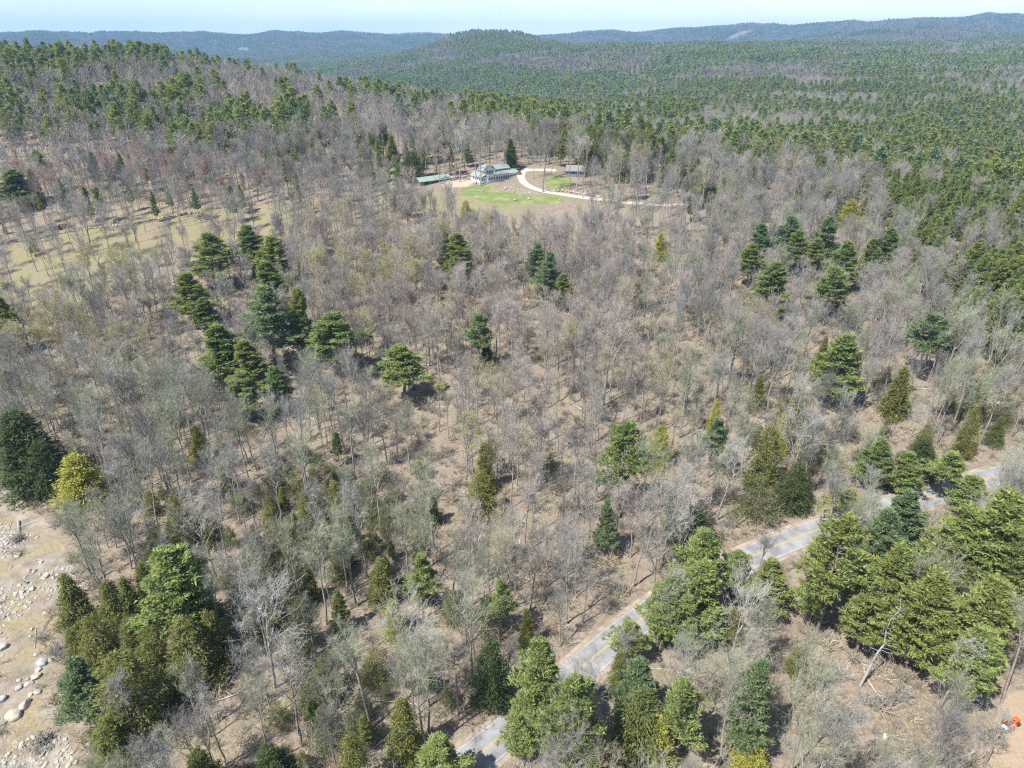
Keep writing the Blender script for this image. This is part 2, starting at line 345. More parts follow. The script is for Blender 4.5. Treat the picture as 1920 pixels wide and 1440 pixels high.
def snag_model(seed, H=17.):
    r = np.random.default_rng(seed); tk = MB(); P = [np.zeros(3)]
    for i in range(8): P.append(np.array([r.normal()*.07*i, r.normal()*.07*i, H*(i+1)/8.]))
    for i in range(8): tk.prisms([P[i]], [P[i+1]], .27*(1-i/8.6), .27*(1-(i+1)/8.6), 0, 6)
    A = []; B = []; RA = []; RB = []
    for i in range(46):
        z = r.uniform(.28, .97)*H; q = z/H*8; j = min(int(q), 7); p = P[j]+(P[j+1]-P[j])*(q-j); a = r.uniform(0, 6.28); L = r.uniform(.8, 2.8)*(1.2-.6*z/H)
        d = np.array([math.cos(a), math.sin(a), r.uniform(-.15, .25)]); m = p+d*L*.5; e = m+(d+np.array([0, 0, r.uniform(-.2, .4)])+r.normal(size=3)*.2)*L*.5
        A += [p, m]; B += [m, e]; RA += [.07, .045]; RB += [.045, .015]
        for _ in range(3):
            c = m+(e-m)*r.random(); A.append(c); B.append(c+(d+r.normal(size=3)*.6)*L*.28); RA.append(.022); RB.append(.01)
    return tk, MB().prisms(A, B, np.array(RA), np.array(RB), 0, 4)

BARE = {}; SRC = {}
def joined(tk, cr, mats_t, mats_c, name):
    m = MB(); k = len(mats_t)
    for s_, off in ((tk, 0), (cr, k)):
        V = np.concatenate(s_.v); m.v.append(V); m.lo.append(np.concatenate(s_.lo)+m.n); m.sz.append(np.concatenate(s_.sz)); m.mi.append(np.concatenate(s_.mi)+off); m.n += len(V)
    me = m.mesh(name, mats_t+mats_c); return bpy.data.objects.new(name, me)     # a source for the woods, linked nowhere itself
TONES = ['grey', 'pink', 'green', 'tan', 'pale', 'red', 'dark', 'bud']
NB = 7
for i in range(NB):
    for lod in (0, 1):
        tk, cr, tips, r = bare_model(100+i, R=[3.3, 4.2, 2.7, 5.0, 3.7, 3.0, 4.6][i], lod=lod)
        tm = None
        for t in TONES:
            c2 = MB(); c2.v = list(cr.v); c2.n = cr.n; c2.lo = list(cr.lo); c2.sz = list(cr.sz); c2.mi = list(cr.mi)
            mats = [M['tw_'+('tan' if t == 'bud' else t)]]
            if t in ('bud', 'red'):
                n = min(len(tips), [1300, 220][lod]); C = tips[r.permutation(len(tips))[:n]]+r.normal(size=(n, 3))*.12
                C = np.repeat(C, 2, 0); c2.tris(sprays(C, r.normal(size=C.shape), [.16, .42][lod], [.07, .19][lod], r), 1); mats.append(M['bud' if t == 'bud' else 'budred'])
            if lod == 0:
                if tm is None: tm = tk.mesh('trunk', [M['trunk']], True)
                BARE[t, i] = (tm, c2.mesh('branches', mats))
            SRC['bare', t, i, lod] = joined(tk, c2, [M['trunk']], mats, 'bare_tree_shape')
CON = {}
PT = ['pine', 'pine_bright', 'pine_blue']; HT = ['hem', 'hem_olive', 'hem_yellow', 'hem_dark']; AIRY = 'hem_soft'
for i in range(4):
    for lod in (0, 1):
        tk, cr = hem_model(350+i, lod=lod, airy=1, start=.2, fat=.5, R=[3.2, 3.8, 2.8, 4.2][i])
        if lod == 0: CON['hem_soft', i] = (tk.mesh('trunk', [M['trunk']], True), cr.mesh('crown', [M['hem_soft']]))
        SRC['hem_soft', i, lod] = joined(tk, cr, [M['trunk']], [M['hem_soft']], 'hemlock_shape')
        tk, cr = pine_model(200+i, lod=lod, start=[.30, .38, .22, .45][i], sparse=[.88, .8, .92, .75][i])
        for t in PT:
            if lod == 0: CON[t, i] = (tk.mesh('trunk', [M['bark']], True), cr.mesh('crown', [M[t], M['bark']]))
            SRC[t, i, lod] = joined(tk, cr, [M['bark']], [M[t], M['bark']], 'pine_shape')
        tk, cr = hem_model(300+i, lod=lod, fat=[.7, .5, .85, .6][i], R=[3.0, 3.4, 2.4, 2.9][i])
        for t in HT:
            if lod == 0: CON[t, i] = (tk.mesh('trunk', [M['bark']], True), cr.mesh('crown', [M[t]]))
            SRC[t, i, lod] = joined(tk, cr, [M['bark']], [M[t]], 'hemlock_shape')
SNAG = [tuple(a.mesh(nm, [M['dead']], True) for a, nm in zip(snag_model(400+i), ('trunk', 'branches'))) for i in range(2)]
# far woods: patches of trees 36 m across
def patch(seed, pc, name):
    r = np.random.default_rng(seed); m = MB(); mats = [M['bark'], M['tw_grey'], M['tw_pink'], M['pine'], M['hem'], M['tw_dark'], M['pine_bright'], M['hem_olive'], M['pine_blue']]
    for gx in range(5):
        for gy in range(5):
            x, y = (gx-2)*7.2+r.uniform(-3.2, 3.2), (gy-2)*7.2+r.uniform(-3.2, 3.2); con = r.random() < pc
            if con:
                if r.random() < .6: tk, cr = pine_model(r.integers(9999), lod=2, start=.2); k = int(r.choice([3, 3, 6, 8]))
                else: tk, cr = hem_model(r.integers(9999), lod=2); k = int(r.choice([4, 4, 7]))
                s_ = r.uniform(.75, 1.3)
            else: tk, cr, _, _ = bare_model(r.integers(9999), lod=2); k = int(r.choice([1, 2, 5])); s_ = r.uniform(.75, 1.15)
            for q, kk in ((tk, 0), (cr, k)):
                V = np.concatenate(q.v)*[s_*1.25, s_*1.25, s_]+[x, y, -.5]; m.v.append(V); m.lo.append(np.concatenate(q.lo)+m.n); m.sz.append(np.concatenate(q.sz)); m.mi.append(np.full(len(m.sz[-1]), kk)); m.n += len(V)
    return bpy.data.objects.new(name, m.mesh(name, mats))
PATCH = [[patch(500+10*j+i, pc, 'wood_patch_shape') for i in range(3)] for j, pc in enumerate((.08, .45, .9))]

# ------------------------------------------------------------------ scattering the uncountable
def scatter(name, label, P, ROT, SCL, VAR, sources, kind='stuff', cat=None):
    P = np.asarray(P, np.float32); me = bpy.data.meshes.new(name); me.vertices.add(len(P)); me.vertices.foreach_set('co', P.ravel())
    for nm, ty, arr in (('place_rot', 'FLOAT_VECTOR', ROT), ('place_scale', 'FLOAT_VECTOR', SCL)):
        me.attributes.new(nm, ty, 'POINT').data.foreach_set('vector', np.asarray(arr, np.float32).ravel())
    me.attributes.new('place_kind', 'INT', 'POINT').data.foreach_set('value', np.asarray(VAR, np.int32))
    o = obj(name, me); tag(o, label, cat or name.replace('_', ' '), None, kind)
    ng = bpy.data.node_groups.new(name+'_nodes', 'GeometryNodeTree')
    ng.interface.new_socket('Geometry', in_out='INPUT', socket_type='NodeSocketGeometry'); ng.interface.new_socket('Geometry', in_out='OUTPUT', socket_type='NodeSocketGeometry')
    n, l = ng.nodes, ng.links; gi = n.new('NodeGroupInput'); go = n.new('NodeGroupOutput'); jn = n.new('GeometryNodeJoinGeometry')
    def na(nm, ty):
        a = n.new('GeometryNodeInputNamedAttribute'); a.data_type = ty; a.inputs[0].default_value = nm; return a.outputs[0]
    rot = na('place_rot', 'FLOAT_VECTOR'); scl = na('place_scale', 'FLOAT_VECTOR'); var = na('place_kind', 'INT')
    used = sorted(set(int(v) for v in VAR))
    for k in used:
        cm = n.new('FunctionNodeCompare'); cm.data_type = 'INT'; cm.operation = 'EQUAL'; l.new(var, cm.inputs[2]); cm.inputs[3].default_value = k
        oi = n.new('GeometryNodeObjectInfo'); oi.inputs['Object'].default_value = sources[k]; oi.inputs['As Instance'].default_value = True
        ip = n.new('GeometryNodeInstanceOnPoints'); l.new(gi.outputs[0], ip.inputs['Points']); l.new(cm.outputs[0], ip.inputs['Selection'])
        l.new(oi.outputs['Geometry'], ip.inputs['Instance']); l.new(rot, ip.inputs['Rotation']); l.new(scl, ip.inputs['Scale']); l.new(ip.outputs[0], jn.inputs[0])
    l.new(jn.outputs[0], go.inputs[0])
    o.modifiers.new('scatter', 'NODES').node_group = ng
    return o

# ------------------------------------------------------------------ regions of the ground, laid out as polygons on the ground
REG = {
 'field': [(-120,520),(0,468),(60,448),(120,432),(200,415),(300,398),(420,388),(560,380),(700,372),(830,362),(870,366),(1000,384),(1100,392),(960,398),(860,398),(740,402),(660,425),(560,440),(430,452),(330,470),(240,500),(190,560),(90,580),(-120,600)],
 'lawn': [(858,356),(893,346),(960,347),(982,352),(1000,360),(1030,366),(1100,373),(1075,378),(1000,384),(940,386),(900,376),(862,367)],
 'sand': [(822,348),(842,338),(868,336),(890,341),(893,344),(868,351),(848,354),(826,353)],
 'dirt': [(-150,905),(10,905),(50,950),(100,985),(135,1060),(125,1130),(98,1200),(92,1290),(125,1370),(150,1460),(175,1600),(-200,1600)],
 'yard': [(1868,1330),(1895,1300),(1935,1290),(2050,1300),(2050,1520),(1850,1500),(1848,1440)],
}
LAWN2 = [(1022,345),(1030,330),(1062,326),(1075,340),(1060,352),(1030,354)]
LAWN3 = [(868,334),(894,333),(894,342),(872,341)]
REG = {k: gpoly(v) for k, v in REG.items()}; L2 = gpoly(LAWN2); L3 = gpoly(LAWN3)
BED = gpoly([(925,351),(950,349),(985,355),(1010,362),(975,362),(930,358)])
def catmull(P, n=12):
    P = [Vector(p[:2]) for p in P]; out = []
    for i in range(1, len(P)-2):
        a, b, c, d = P[i-1:i+3]
        for k in range(n):
            t = k/n; out.append(.5*((2*b)+(c-a)*t+(2*a-5*b+4*c-d)*t*t+(3*b-a-3*c+d)*t**3))
    return out
ROADC = catmull([ground(*p)[0] for p in [(520,1760),(700,1590),(805,1490),(912,1403),(995,1336),(1077,1265),(1143,1208),(1240,1134),(1330,1080),(1425,1037),(1537,992),(1640,960),(1743,932),(1813,908),(1920,880),(2080,846),(2300,800)]])
DRIVEC = catmull([ground(*p)[0] for p in [(990,309),(986,316),(979,324),(977,333),(984,344),(1000,353),(1020,359),(1050,364),(1090,370),(1150,377),(1225,384),(1300,386),(1400,392)]], 8)
DRIVE2 = catmull([ground(*p)[0] for p in [(975,325),(985,320),(1003,319),(1025,319),(1045,320),(1060,321)]], 8)
def strip(C, w, dz, off=0.0, name='road', m=None, seg=None):
    mb = MB(); V = []; ncr = 7 if w > 1 else 2
    C = C if seg is None else C[seg[0]:seg[1]]
    for i, c in enumerate(C):
        t = (C[min(i+1, len(C)-1)]-C[max(i-1, 0)]).normalized(); nrm = Vector((-t.y, t.x))
        for k in range(ncr):
            q = c+nrm*(off+w*(k/(ncr-1)-.5)); V.append((q.x, q.y, t1(q.x, q.y)+dz))
    Fc = [[i*ncr+k+1, i*ncr+k, (i+1)*ncr+k, (i+1)*ncr+k+1] for i in range(len(C)-1) for k in range(ncr-1)]
    me = mb.raw(V, Fc).mesh(name, [m], True)
    return me
ROAD_W = 5.9
tag(obj('road_verge', strip(ROADC, 7.6, .05, 0, 'road_verge', M['verge'])), kind='structure')
obj_road = tag(obj('road', strip(ROADC, ROAD_W, .09, 0, 'road', M['asphalt'])), kind='structure')
for s_ in (-.13, .13): tag(obj('road_centre_line', strip(ROADC, .13, .098, s_, 'line', M['yellow'])), kind='structure')
for s_ in (-2.65, 2.65): tag(obj('road_edge_line', strip(ROADC, .12, .098, s_, 'line', M['whitep'])), kind='structure')
tag(obj('driveway', strip(DRIVEC, 3.8, .10, 0, 'driveway', M['gravel'])), kind='structure')
tag(obj('driveway', strip(DRIVE2, 5.0, .115, 0, 'driveway', M['gravel'])), kind='structure')

def dist_line(x, y, C):
    A = np.array([(c.x, c.y) for c in C]); d = np.full(x.shape, 1e9)
    for i in range(len(A)-1):
        a, b = A[i], A[i+1]; ab = b-a; t = np.clip(((x-a[0])*ab[0]+(y-a[1])*ab[1])/(ab@ab+1e-9), 0, 1)
        d = np.minimum(d, np.hypot(x-a[0]-t*ab[0], y-a[1]-t*ab[1]))
    return d
# ------------------------------------------------------------------ ground sheet
def build_ground():
    ang = np.radians(np.concatenate([np.arange(-180, -48, 4.), np.arange(-48, 48.01, .22), np.arange(52, 180, 4.)]))
    rr = [0.5, 15, 30]
    while rr[-1] < 9500: rr.append(rr[-1]+max(1.3, rr[-1]*.0125))
    rr = np.array(rr); na_, nr = len(ang), len(rr)
    X = np.sin(ang)[None, :]*rr[:, None]; Y = np.cos(ang)[None, :]*rr[:, None]; Z = T(X, Y)
    V = np.stack([X, Y, Z], -1).reshape(-1, 3)
    i = np.arange(nr-1)[:, None]*na_; j = np.arange(na_)[None, :]; j2 = (j+1) % na_
    Fc = np.stack([i+j, i+j2, i+na_+j2, i+na_+j], -1).reshape(-1, 4)[:, ::-1]
    mb = MB(); mb.raw(V, Fc); me = mb.mesh('ground', [M['ground']], True)
    x, y = V[:, 0], V[:, 1]
    for nm in ('field', 'lawn', 'dirt', 'yard', 'sand', 'far'):
        if nm == 'far': v = np.clip((np.hypot(x, y)-900)/600, 0, 1)
        else:
            v = inpoly(x, y, REG[nm]).astype(float)
            if nm == 'lawn': v = np.maximum(v, (inpoly(x, y, L2) | inpoly(x, y, L3))); v[inpoly(x, y, BED)] = 0
            g = v.reshape(nr, na_)
            for _ in range(1 if nm != 'field' else 4): g = (g+np.roll(g, 1, 0)+np.roll(g, -1, 0)+np.roll(g, 1, 1)+np.roll(g, -1, 1))/5
            v = g.ravel()
        me.attributes.new(nm, 'FLOAT', 'POINT').data.foreach_set('value', v.astype(np.float32))
    tag(obj('ground', me), kind='structure')
build_ground()

# ------------------------------------------------------------------ hero trees
HBOX = []; KEEP = []     # (x, y, radius) already taken by a placed tree
CNT = {}
def put_tree(name, meshes, P, h, H, sxy, rz, label, cat, group=None, tilt=(0, 0), sub=('trunk', 'crown')):
    e = bpy.data.objects.new(name, None); COL.objects.link(e); e.location = P; e.empty_display_size = .5
    s_ = h/H; e.scale = (sxy, sxy, s_); e.rotation_euler = (tilt[0], tilt[1], rz); tag(e, label, cat, group)
    for m_, nm in zip(meshes, sub): o = bpy.data.objects.new(nm, m_); COL.objects.link(o); o.parent = e
    CNT[name] = CNT.get(name, 0)+1
    return e
def hero(px, py, wpx, h, kind, label, var=None, group=None):
    h *= 1.12 if kind in PT else 1
    P, t = ground(px, py, h*.97); w = wpx/F*t; i = random.randrange(4) if var is None else var
    if kind in PT: n, H, R, cat = 'pine_tree', 20., 2.65 if wpx < 85 else 3.0, 'pine tree'
    else: n, H, R, cat = 'hemlock_tree', 15., [3., 3.4, 2.4, 2.9][i], 'evergreen tree'
    KEEP.append((P.x, P.y, w*.36, h)); P.z -= .1; HBOX.append((px-wpx*.42, px+wpx*.42, py+4, py+max(wpx*.8, h*.55/t*F), t))
    return put_tree(n, CON[kind, i], P, h, H, max(.25, w/2/R), random.uniform(0, 6.28), label, cat, group)
HEROES = [
 (385,440,72,20,'pine','dark green pine with open ground around it at the lower edge of the left field',0),
 (462,425,56,19,'pine','pine right of the field-edge pine, with a pale bright left side',2),
 (505,446,62,17,'pine','bushy pine just behind the tall dark pine, rightmost of the trio at the field',1),
 (497,492,60,17,'pine','short pine wedged between the field trio and the large dark pine',2),
 (348,515,66,17,'pine','conical pine standing alone on the left beside a small round companion',0),
 (378,560,40,11,'pine','small round pine tucked against the right side of the conical pine',2),
 (492,540,96,25,'pine_blue','tallest dark pine of the left-centre cluster, with a bare lower trunk',0),
 (555,545,46,21,'pine','narrow spire-like pine right of the tallest dark pine',2),
 (562,600,46,14,'pine','low pine under the narrow spire-like pine',1),
 (622,590,112,19,'pine','broad pine with flat tiers at the right end of the left-centre cluster',1),
 (405,612,92,18,'pine','wide rounded pine at the left end of the left-centre cluster',2),
 (455,640,60,15,'pine','pine between the wide rounded pine and the tallest dark pine',2),
 (452,700,72,14,'pine','lowest pine of the left-centre cluster, with light spreading boughs',1),
 (512,690,46,13,'pine','small pointed pine right of the lowest pine in the cluster',2),
 (752,650,92,16,'pine_bright','bright green flat-topped pine with tiered plumes, standing alone in mid-picture',1),
 (897,590,42,17,'pine','sparse thin pine with only a tufted top in the centre of the woods',3),
 (912,640,30,10,'hem_dark','small dark evergreen just below the tuft-topped sparse pine',2),
 (858,440,58,20,'pine','right and larger of two pines side by side below the lawn',2),
 (838,438,34,17,'pine','left and thinner of two pines side by side below the lawn',0),
 (1008,460,40,17,'pine_blue','left pine of the trio right of centre below the driveway',1),
 (1030,475,44,17,'pine_blue','middle pine of the trio right of centre below the driveway',0),
 (1056,515,36,12,'pine','short pine at the right foot of the trio below the driveway',2),
 (1430,422,44,18,'pine_blue','leftmost pine of the scattered grove right of centre',2),
 (1412,460,46,15,'pine','pine low on the left of the scattered right grove',1),
 (1482,408,56,20,'pine_blue','tall pine with layered boughs at the top of the scattered right grove',0),
 (1500,435,44,17,'pine','pine overlapping the tall layered pine on its right',1),
 (1455,495,66,19,'pine','large full pine at the bottom of the scattered right grove',2),
 (1557,408,48,20,'pine_blue','dark blue-green pine in the middle of the scattered right grove',0),
 (1535,450,44,15,'pine','pine at the lower left of the dark blue-green pine',1),
 (1590,455,52,17,'pine','pine directly right of and below the dark blue-green pine',2),
 (1565,505,68,18,'pine','full spreading pine at the bottom right of the scattered right grove',1),
 (1640,450,42,16,'pine','pine between the scattered grove and the dense right-hand pinewood',0),
 (1672,430,46,17,'pine','pine at the left fringe of the dense right-hand pinewood',2),
 (1600,375,42,13,'hem_yellow','yellow-green bushy evergreen above the scattered right grove',1),
 (1755,590,64,18,'pine_blue','airy blue-green pine with a visible trunk at the right edge of the woods',3),
 (1590,632,78,19,'pine_bright','large light green domed pine on the right slope',2),
 (1549,632,24,13,'hem_olive','thin brownish-green cedar touching the light green domed pine',2),
 (1697,690,46,15,'hem_olive','tall olive cedar shaped like a flame on the right slope',2),
 (1427,706,30,11,'hem_olive','small olive cedar left of the light green domed pine',2),
 (1175,797,86,22,'pine','solitary pine with a mushroom crown on a long bare trunk',3),
 (1240,800,46,12,'hem_yellow','yellow-green young tree just right of the long-trunked solitary pine',1),
 (1345,785,44,15,'pine_blue','narrow blue-green pine with a yellow-green tree at its top',3),
 (1346,752,26,12,'hem_yellow','yellow-green treetop rising behind the narrow blue-green pine',1),
 (1447,802,60,17,'hem_olive','olive-brown domed cedar with yellow-green leaves behind it',1),
 (1472,775,32,13,'hem_yellow','bright yellow-green tree behind the olive-brown domed cedar',0),
 (1832,766,36,14,'hem','cedar with bare trunk near the right edge above the road',1),
 (1655,826,58,12,'pine','dark pine at the left end of the evergreen row above the road',2),
 (1708,850,54,10,'pine_bright','round pale pine in the middle of the evergreen row above the road',2),
 (1735,826,58,10,'hem_dark','dark hemlocks backing the evergreen row above the road',1),
 (1785,848,56,11,'pine_bright','yellowish pine at the right end of the evergreen row, overhanging the road',3),
 (1240,438,26,11,'hem_yellow','small yellow-green pine alone among grey trees right of the driveway end',2),
 (873,376,24,10,'hem_yellow','round yellow-green evergreen at the lower edge of the lawn',1),
 (20,320,54,17,'pine','dark dense pine at the left frame edge above the field',2),
 (22,770,118,22,'hem_dark','huge dark hemlock filling the left frame edge',0),
 (70,830,70,15,'hem_dark','second dark hemlock right of the huge one at the left frame edge',1),
 (135,855,84,13,'hem_yellow','spreading yellow-green cedar above the boulder clearing',3),
 (-2,560,40,18,'pine','pine cut off by the left frame edge level with the dead tree',2),
 (322,930,46,15,'hem','dark green cedar column left of centre near the large bright pine',1),
 (305,1040,150,21,'pine_bright','very large bright pine with layered plumes above the cedar clump at lower left',1),
 (350,1075,90,16,'pine','pine filling the right flank of the very large bright pine',2),
 (118,1080,56,13,'hem_olive','olive cedar nearest the boulder clearing, tall and narrow',2),
 (195,1090,58,13,'hem_olive','rounded olive cedar next inward from the narrow one by the clearing',0),
 (228,1085,46,13,'hem','green cedar tucked between the rounded olive cedar and the very large pine',2),
 (165,1160,76,14,'hem_olive','broad olive cedar on the edge of the boulder clearing',1),
 (235,1162,54,13,'hem_olive','pointed olive cedar in the middle of the lower-left clump',0),
 (275,1178,66,13,'hem_olive','dull brown-green cedar right of the pointed one in the clump',1),
 (340,1165,90,15,'hem_olive','full round cedar under the very large bright pine',1),
 (385,1150,64,13,'hem','rightmost cedar of the lower-left clump, half in shade',3),
 (215,1232,124,17,'hem_olive','biggest cedar of the lower-left clump, broad and lobed',1),
 (135,1242,72,13,'pine_blue','blue-green pine at the bottom left corner of the cedar clump',2),
 (195,1352,74,10,'hem','low cedar near the dark brush pile in the lower left',3),
 (130,1180,46,10,'hem_olive','small cedar overlooking the white boulders',0),
 (655,1385,72,14,'hem','dark green cedar at the bottom edge, left of the power lines',1),
 (752,1310,66,14,'hem','cedar standing in the dark hollow above the power lines',0),
 (365,1408,70,11,'hem','low cedar at the bottom frame edge left of centre',3),
 (500,1400,70,9,'hem_dark','low dark hemlock at the bottom frame edge',1),
 (785,1042,52,14,'pine_bright','light green pine with soft plumes left of centre below mid-picture',3),
 (735,1125,42,9,'hem_yellow','small yellow-green cedar below the soft-plumed pine',0),
 (712,1050,50,11,'hem','evergreen left of the soft-plumed pine',3),
 (937,1090,42,13,'pine_bright','thin-crowned pine on a long trunk left of the road',3),
 (988,1142,32,10,'hem_olive','small olive cedar beside the thin-crowned pine, left of the road',0),
 (920,1205,76,14,'hem_dark','dark hemlock on the left bank of the road',1),
 (1140,940,36,13,'pine_blue','slim pine in the woods below the solitary long-trunked pine',2),
 (1010,1210,104,21,'pine_bright','tall yellow-green pine hiding the road, left of a pair',1),
 (985,1300,66,13,'pine_bright','lower yellow-green boughs of a broad pine on the left of the roadside pair',2),
 (1075,1272,116,22,'pine','large pine with dead lower limbs, right of the roadside pair',3),
 (822,1385,100,12,'pine_bright','spreading pine over the road at the bottom frame edge',1),
 (1200,1240,76,14,'pine_blue','star-shaped blue-green pine right of the road',2),
 (1163,1222,38,9,'hem_olive','orange-olive cedar at the right kerb of the road',0),
 (1180,1168,54,9,'pine','small pine arching over the right kerb of the road',3),
 (1205,1305,120,15,'hem','broad bright cedar thicket below the star-shaped pine',1),
 (1240,1345,80,12,'hem_yellow','yellow-green cedar right of the broad cedar thicket',3),
 (1288,1285,70,16,'pine_bright','pale pine right of the cedar thicket',3),
 (1325,1000,82,17,'pine_bright','pine with a pale top screening the road bend',1),
 (1320,1058,104,16,'pine_bright','broad bright pine in front of the road bend',2),
 (1262,1085,80,14,'pine_bright','soft pine over the road between the bare trees and the bright pines',2),
 (1290,1120,70,12,'pine','lower pine masking the road left of the broad bright pine',1),
 (1392,1040,66,12,'pine','small pine beside the upper end of the visible road bend',3),
 (1450,1052,64,12,'pine','low soft pine just below the yellow road line on the right',2),
 (1378,1140,42,8,'hem_olive','small olive cedar in the brush right of the road bend',0),
 (1430,1245,66,19,'pine_blue','tall slender blue-green tree above the dry brush area',2),
 (1415,1400,66,6,'hem_yellow','low yellow-green cedar in the dry brush at the bottom',1),
 (1500,1215,34,6,'hem','small round evergreen bush on the dry brush slope',1),
 (1590,918,54,9,'pine','small pine standing at the edge of the road before it vanishes behind the pines',3),
 (1588,975,112,24,'pine','tall pine with a long dark visible trunk in the right-hand stand',3),
 (1665,962,92,19,'pine_blue','pine behind and right of the long-trunked pine in the right-hand stand',0),
 (1710,925,78,17,'pine_blue','uppermost pine of the right-hand stand, touching the road',2),
 (1690,1030,100,18,'pine','full pine in the centre of the right-hand stand',2),
 (1640,1105,96,14,'pine','low pine at the foot of the right-hand stand, beside the dead tree',1),
 (1545,1060,70,14,'pine_bright','light pine leaning toward the road at the left of the right-hand stand',1),
 (1885,925,160,25,'pine','massive pine at the right frame edge beside the road',0),
 (1830,965,120,20,'pine','pine adjoining the left side of the massive right-edge pine',2),
 (1760,1078,118,19,'pine','olive-green pine sloping down from the massive right-edge pine',2),
 (1870,1095,126,20,'pine','pine directly beneath the massive right-edge pine',1),
 (1845,1185,122,15,'pine_bright','lowest bright pine on the right, casting shade over the dirt yard',1),
 (1915,1010,90,20,'pine','pine half cut off by the right frame edge',2),
 (1788,1150,70,13,'pine','small pine between the bare thicket and the lowest bright pine',3),
 (1830,895,60,9,'pine_bright','short round shrubby pine on the far side of the road at right',2),
 (1300,955,84,9,'hem_dark','low dark hemlocks in the hollow left of the road bend',1),
 (1500,872,58,12,'hem_dark','dark hemlock mass around the white-limbed trees above the road',1),
 (1430,900,54,11,'hem_soft','hemlock left of the white-limbed trees above the road',3),
 (365,800,34,10,'hem_yellow','small yellow-green pine amid grey trees at left',2),
 (908,830,40,14,'hem','lone slim hemlock on the pinkish slope in mid-picture',0),
 (902,890,60,12,'hem','wider hemlock just below the lone slim one in mid-picture',1),
 (1330,352,24,10,'hem_dark','dark round evergreen in the grey trees right of the cottage',1),
 (1243,258,22,15,'hem_dark','dark pointed spruce at the woodland edge right of the cottage',2),
 (1060,240,30,14,'hem','evergreen behind the tall tree by the driveway',0),
 (958,262,26,16,'hem_dark','tall dark evergreen directly behind the house',2),
 (770,285,40,15,'hem_dark','dark evergreens behind the green-roofed shed',1),
 (733,255,26,16,'hem','pointed evergreen left of the green-roofed shed',2),
]
for px, py, w, h, kd, lb, v in HEROES: hero(px, py, w, h, kd, lb, v)
# dead trees
for px, py, h, lb, i, base in [(95,540,17,'silvery dead tree with bare broken limbs beside the left field',0,1),(140,575,13,'thin second dead snag right of the silvery dead tree',1,1),(1700,1105,17,'grey dead pine snag with spiky limbs among the lower right pines',0,1)]:
    P, t = ground(px, py, h*.98) if px != 1700 else ground(1612, 1287)
    e = put_tree('dead_tree', SNAG[i], P, h, 17., 1.0, random.uniform(0, 6), lb, 'dead tree', None, (0, .40 if px == 1700 else 0), ('trunk', 'branches')); KEEP.append((P.x, P.y, 2.5, h))
# marked single bare trees: base pixel, height, tone, label
BH = [(1018,360,30,'dark',1,'tall dark-trunked bare tree where the driveway bends before the house'),
 (901,349,27,'green',0,'tall bare tree rising in front of the left end of the house'),
 (893,345,24,'grey',2,'slimmer bare tree at the left corner of the house'),
 (862,341,26,'pale',1,'wide bare tree on the sandy patch left of the house'),
 (1068,355,25,'grey',0,'left bare tree in front of the grey cottage'),
 (1081,357,25,'pale',2,'right bare tree in front of the grey cottage'),
 (1147,380,24,'green',1,'bare tree with a burl standing on the driveway edge at right'),
 (1093,371,16,'dark',4,'thin dark bare tree on the lower side of the driveway'),
 (1130,760,27,'pink',3,'largest pinkish vase-shaped bare tree in the open slope at mid-picture'),
 (1415,1100,13,'grey',5,'grey bare tree reaching over the near edge of the road bend'),
 (1165,1265,11,'grey',2,'thin grey bare tree at the near kerb of the lower road'),
 (1480,930,20,'pale',3,'gnarled white-limbed bare tree amid dark hemlocks above the road'),
 (1345,975,19,'pale',1,'forked pale bare tree left of the gnarled white-limbed one'),
 (1240,1060,20,'pale',3,'leaning bare tree with curved white limbs near the road bend'),
 (760,1290,19,'pale',3,'white-branched bare tree above the dark hollow at lower centre'),
 (805,1325,17,'pale',1,'fan-shaped bare tree with drooping white branches at lower centre'),
 (515,1290,22,'pale',3,'long-limbed pale bare tree in the lower left woods'),
 (565,1400,20,'pale',1,'pale forked bare tree at lower left beside the frame bottom'),
 (1365,1250,18,'pale',3,'bare tree with sprawling pale limbs left of the tall slender blue-green tree'),
 (1262,1205,15,'pale',1,'pale bare tree in front of the hidden stretch of road'),
 (1235,1225,14,'green',0,'greenish bare tree left of the pale one hiding the road'),
 (1225,1120,15,'grey',3,'grey broad bare tree above the hidden stretch of road'),
 (1270,1085,16,'pale',1,'broad pale bare tree on the upper verge of the road'),
  (1760,1330,14,'pale',1,'dense pale bare thicket tree next to the dirt yard'),
 (260,1400,15,'grey',4,'grey bare tree between the low cedar and the lower left woods'),
 (1845,1440,11,'pale',4,'white-stemmed bare sapling at the edge of the dirt yard')]
for px, py, h, tn, v, lb in BH:
    P, t = ground(px, py); KEEP.append((P.x, P.y, 1.5, h))
    put_tree('bare_tree', BARE[tn, v], P, h, 18., h/18*1.05, random.uniform(0, 6), lb, 'bare tree', None, (0, 0), ('trunk', 'branches'))

# ------------------------------------------------------------------ the woods at large
CONMAP = [(150,112,340,48,.6),(230,180,200,60,.7),(200,225,80,30,.85),(60,190,110,60,.5),(250,275,60,25,.9),(372,285,48,25,.9),(490,265,110,38,.75),(90,260,90,40,.45),
 (610,285,90,40,.35),(700,160,170,22,.9),(900,190,260,42,.88),(1100,232,210,48,.88),(1400,130,580,55,.72),(1450,210,450,70,.75),(1250,285,200,40,.5),
 (1420,270,420,90,.8),(1760,320,240,140,.9),(1885,510,190,200,.97),(1700,430,70,60,.6),(1500,290,200,60,.55),(700,330,100,26,.35),(600,320,60,20,.4),(1850,600,60,60,.3),
 (560,1150,340,330,.56),(1620,830,300,110,.3),(430,950,260,130,.25),(260,760,200,120,.10),(1550,850,350,90,.20),(1320,1280,160,160,.35),(1200,1360,140,100,.4),(700,800,90,80,.12),(1000,900,120,120,.08)]
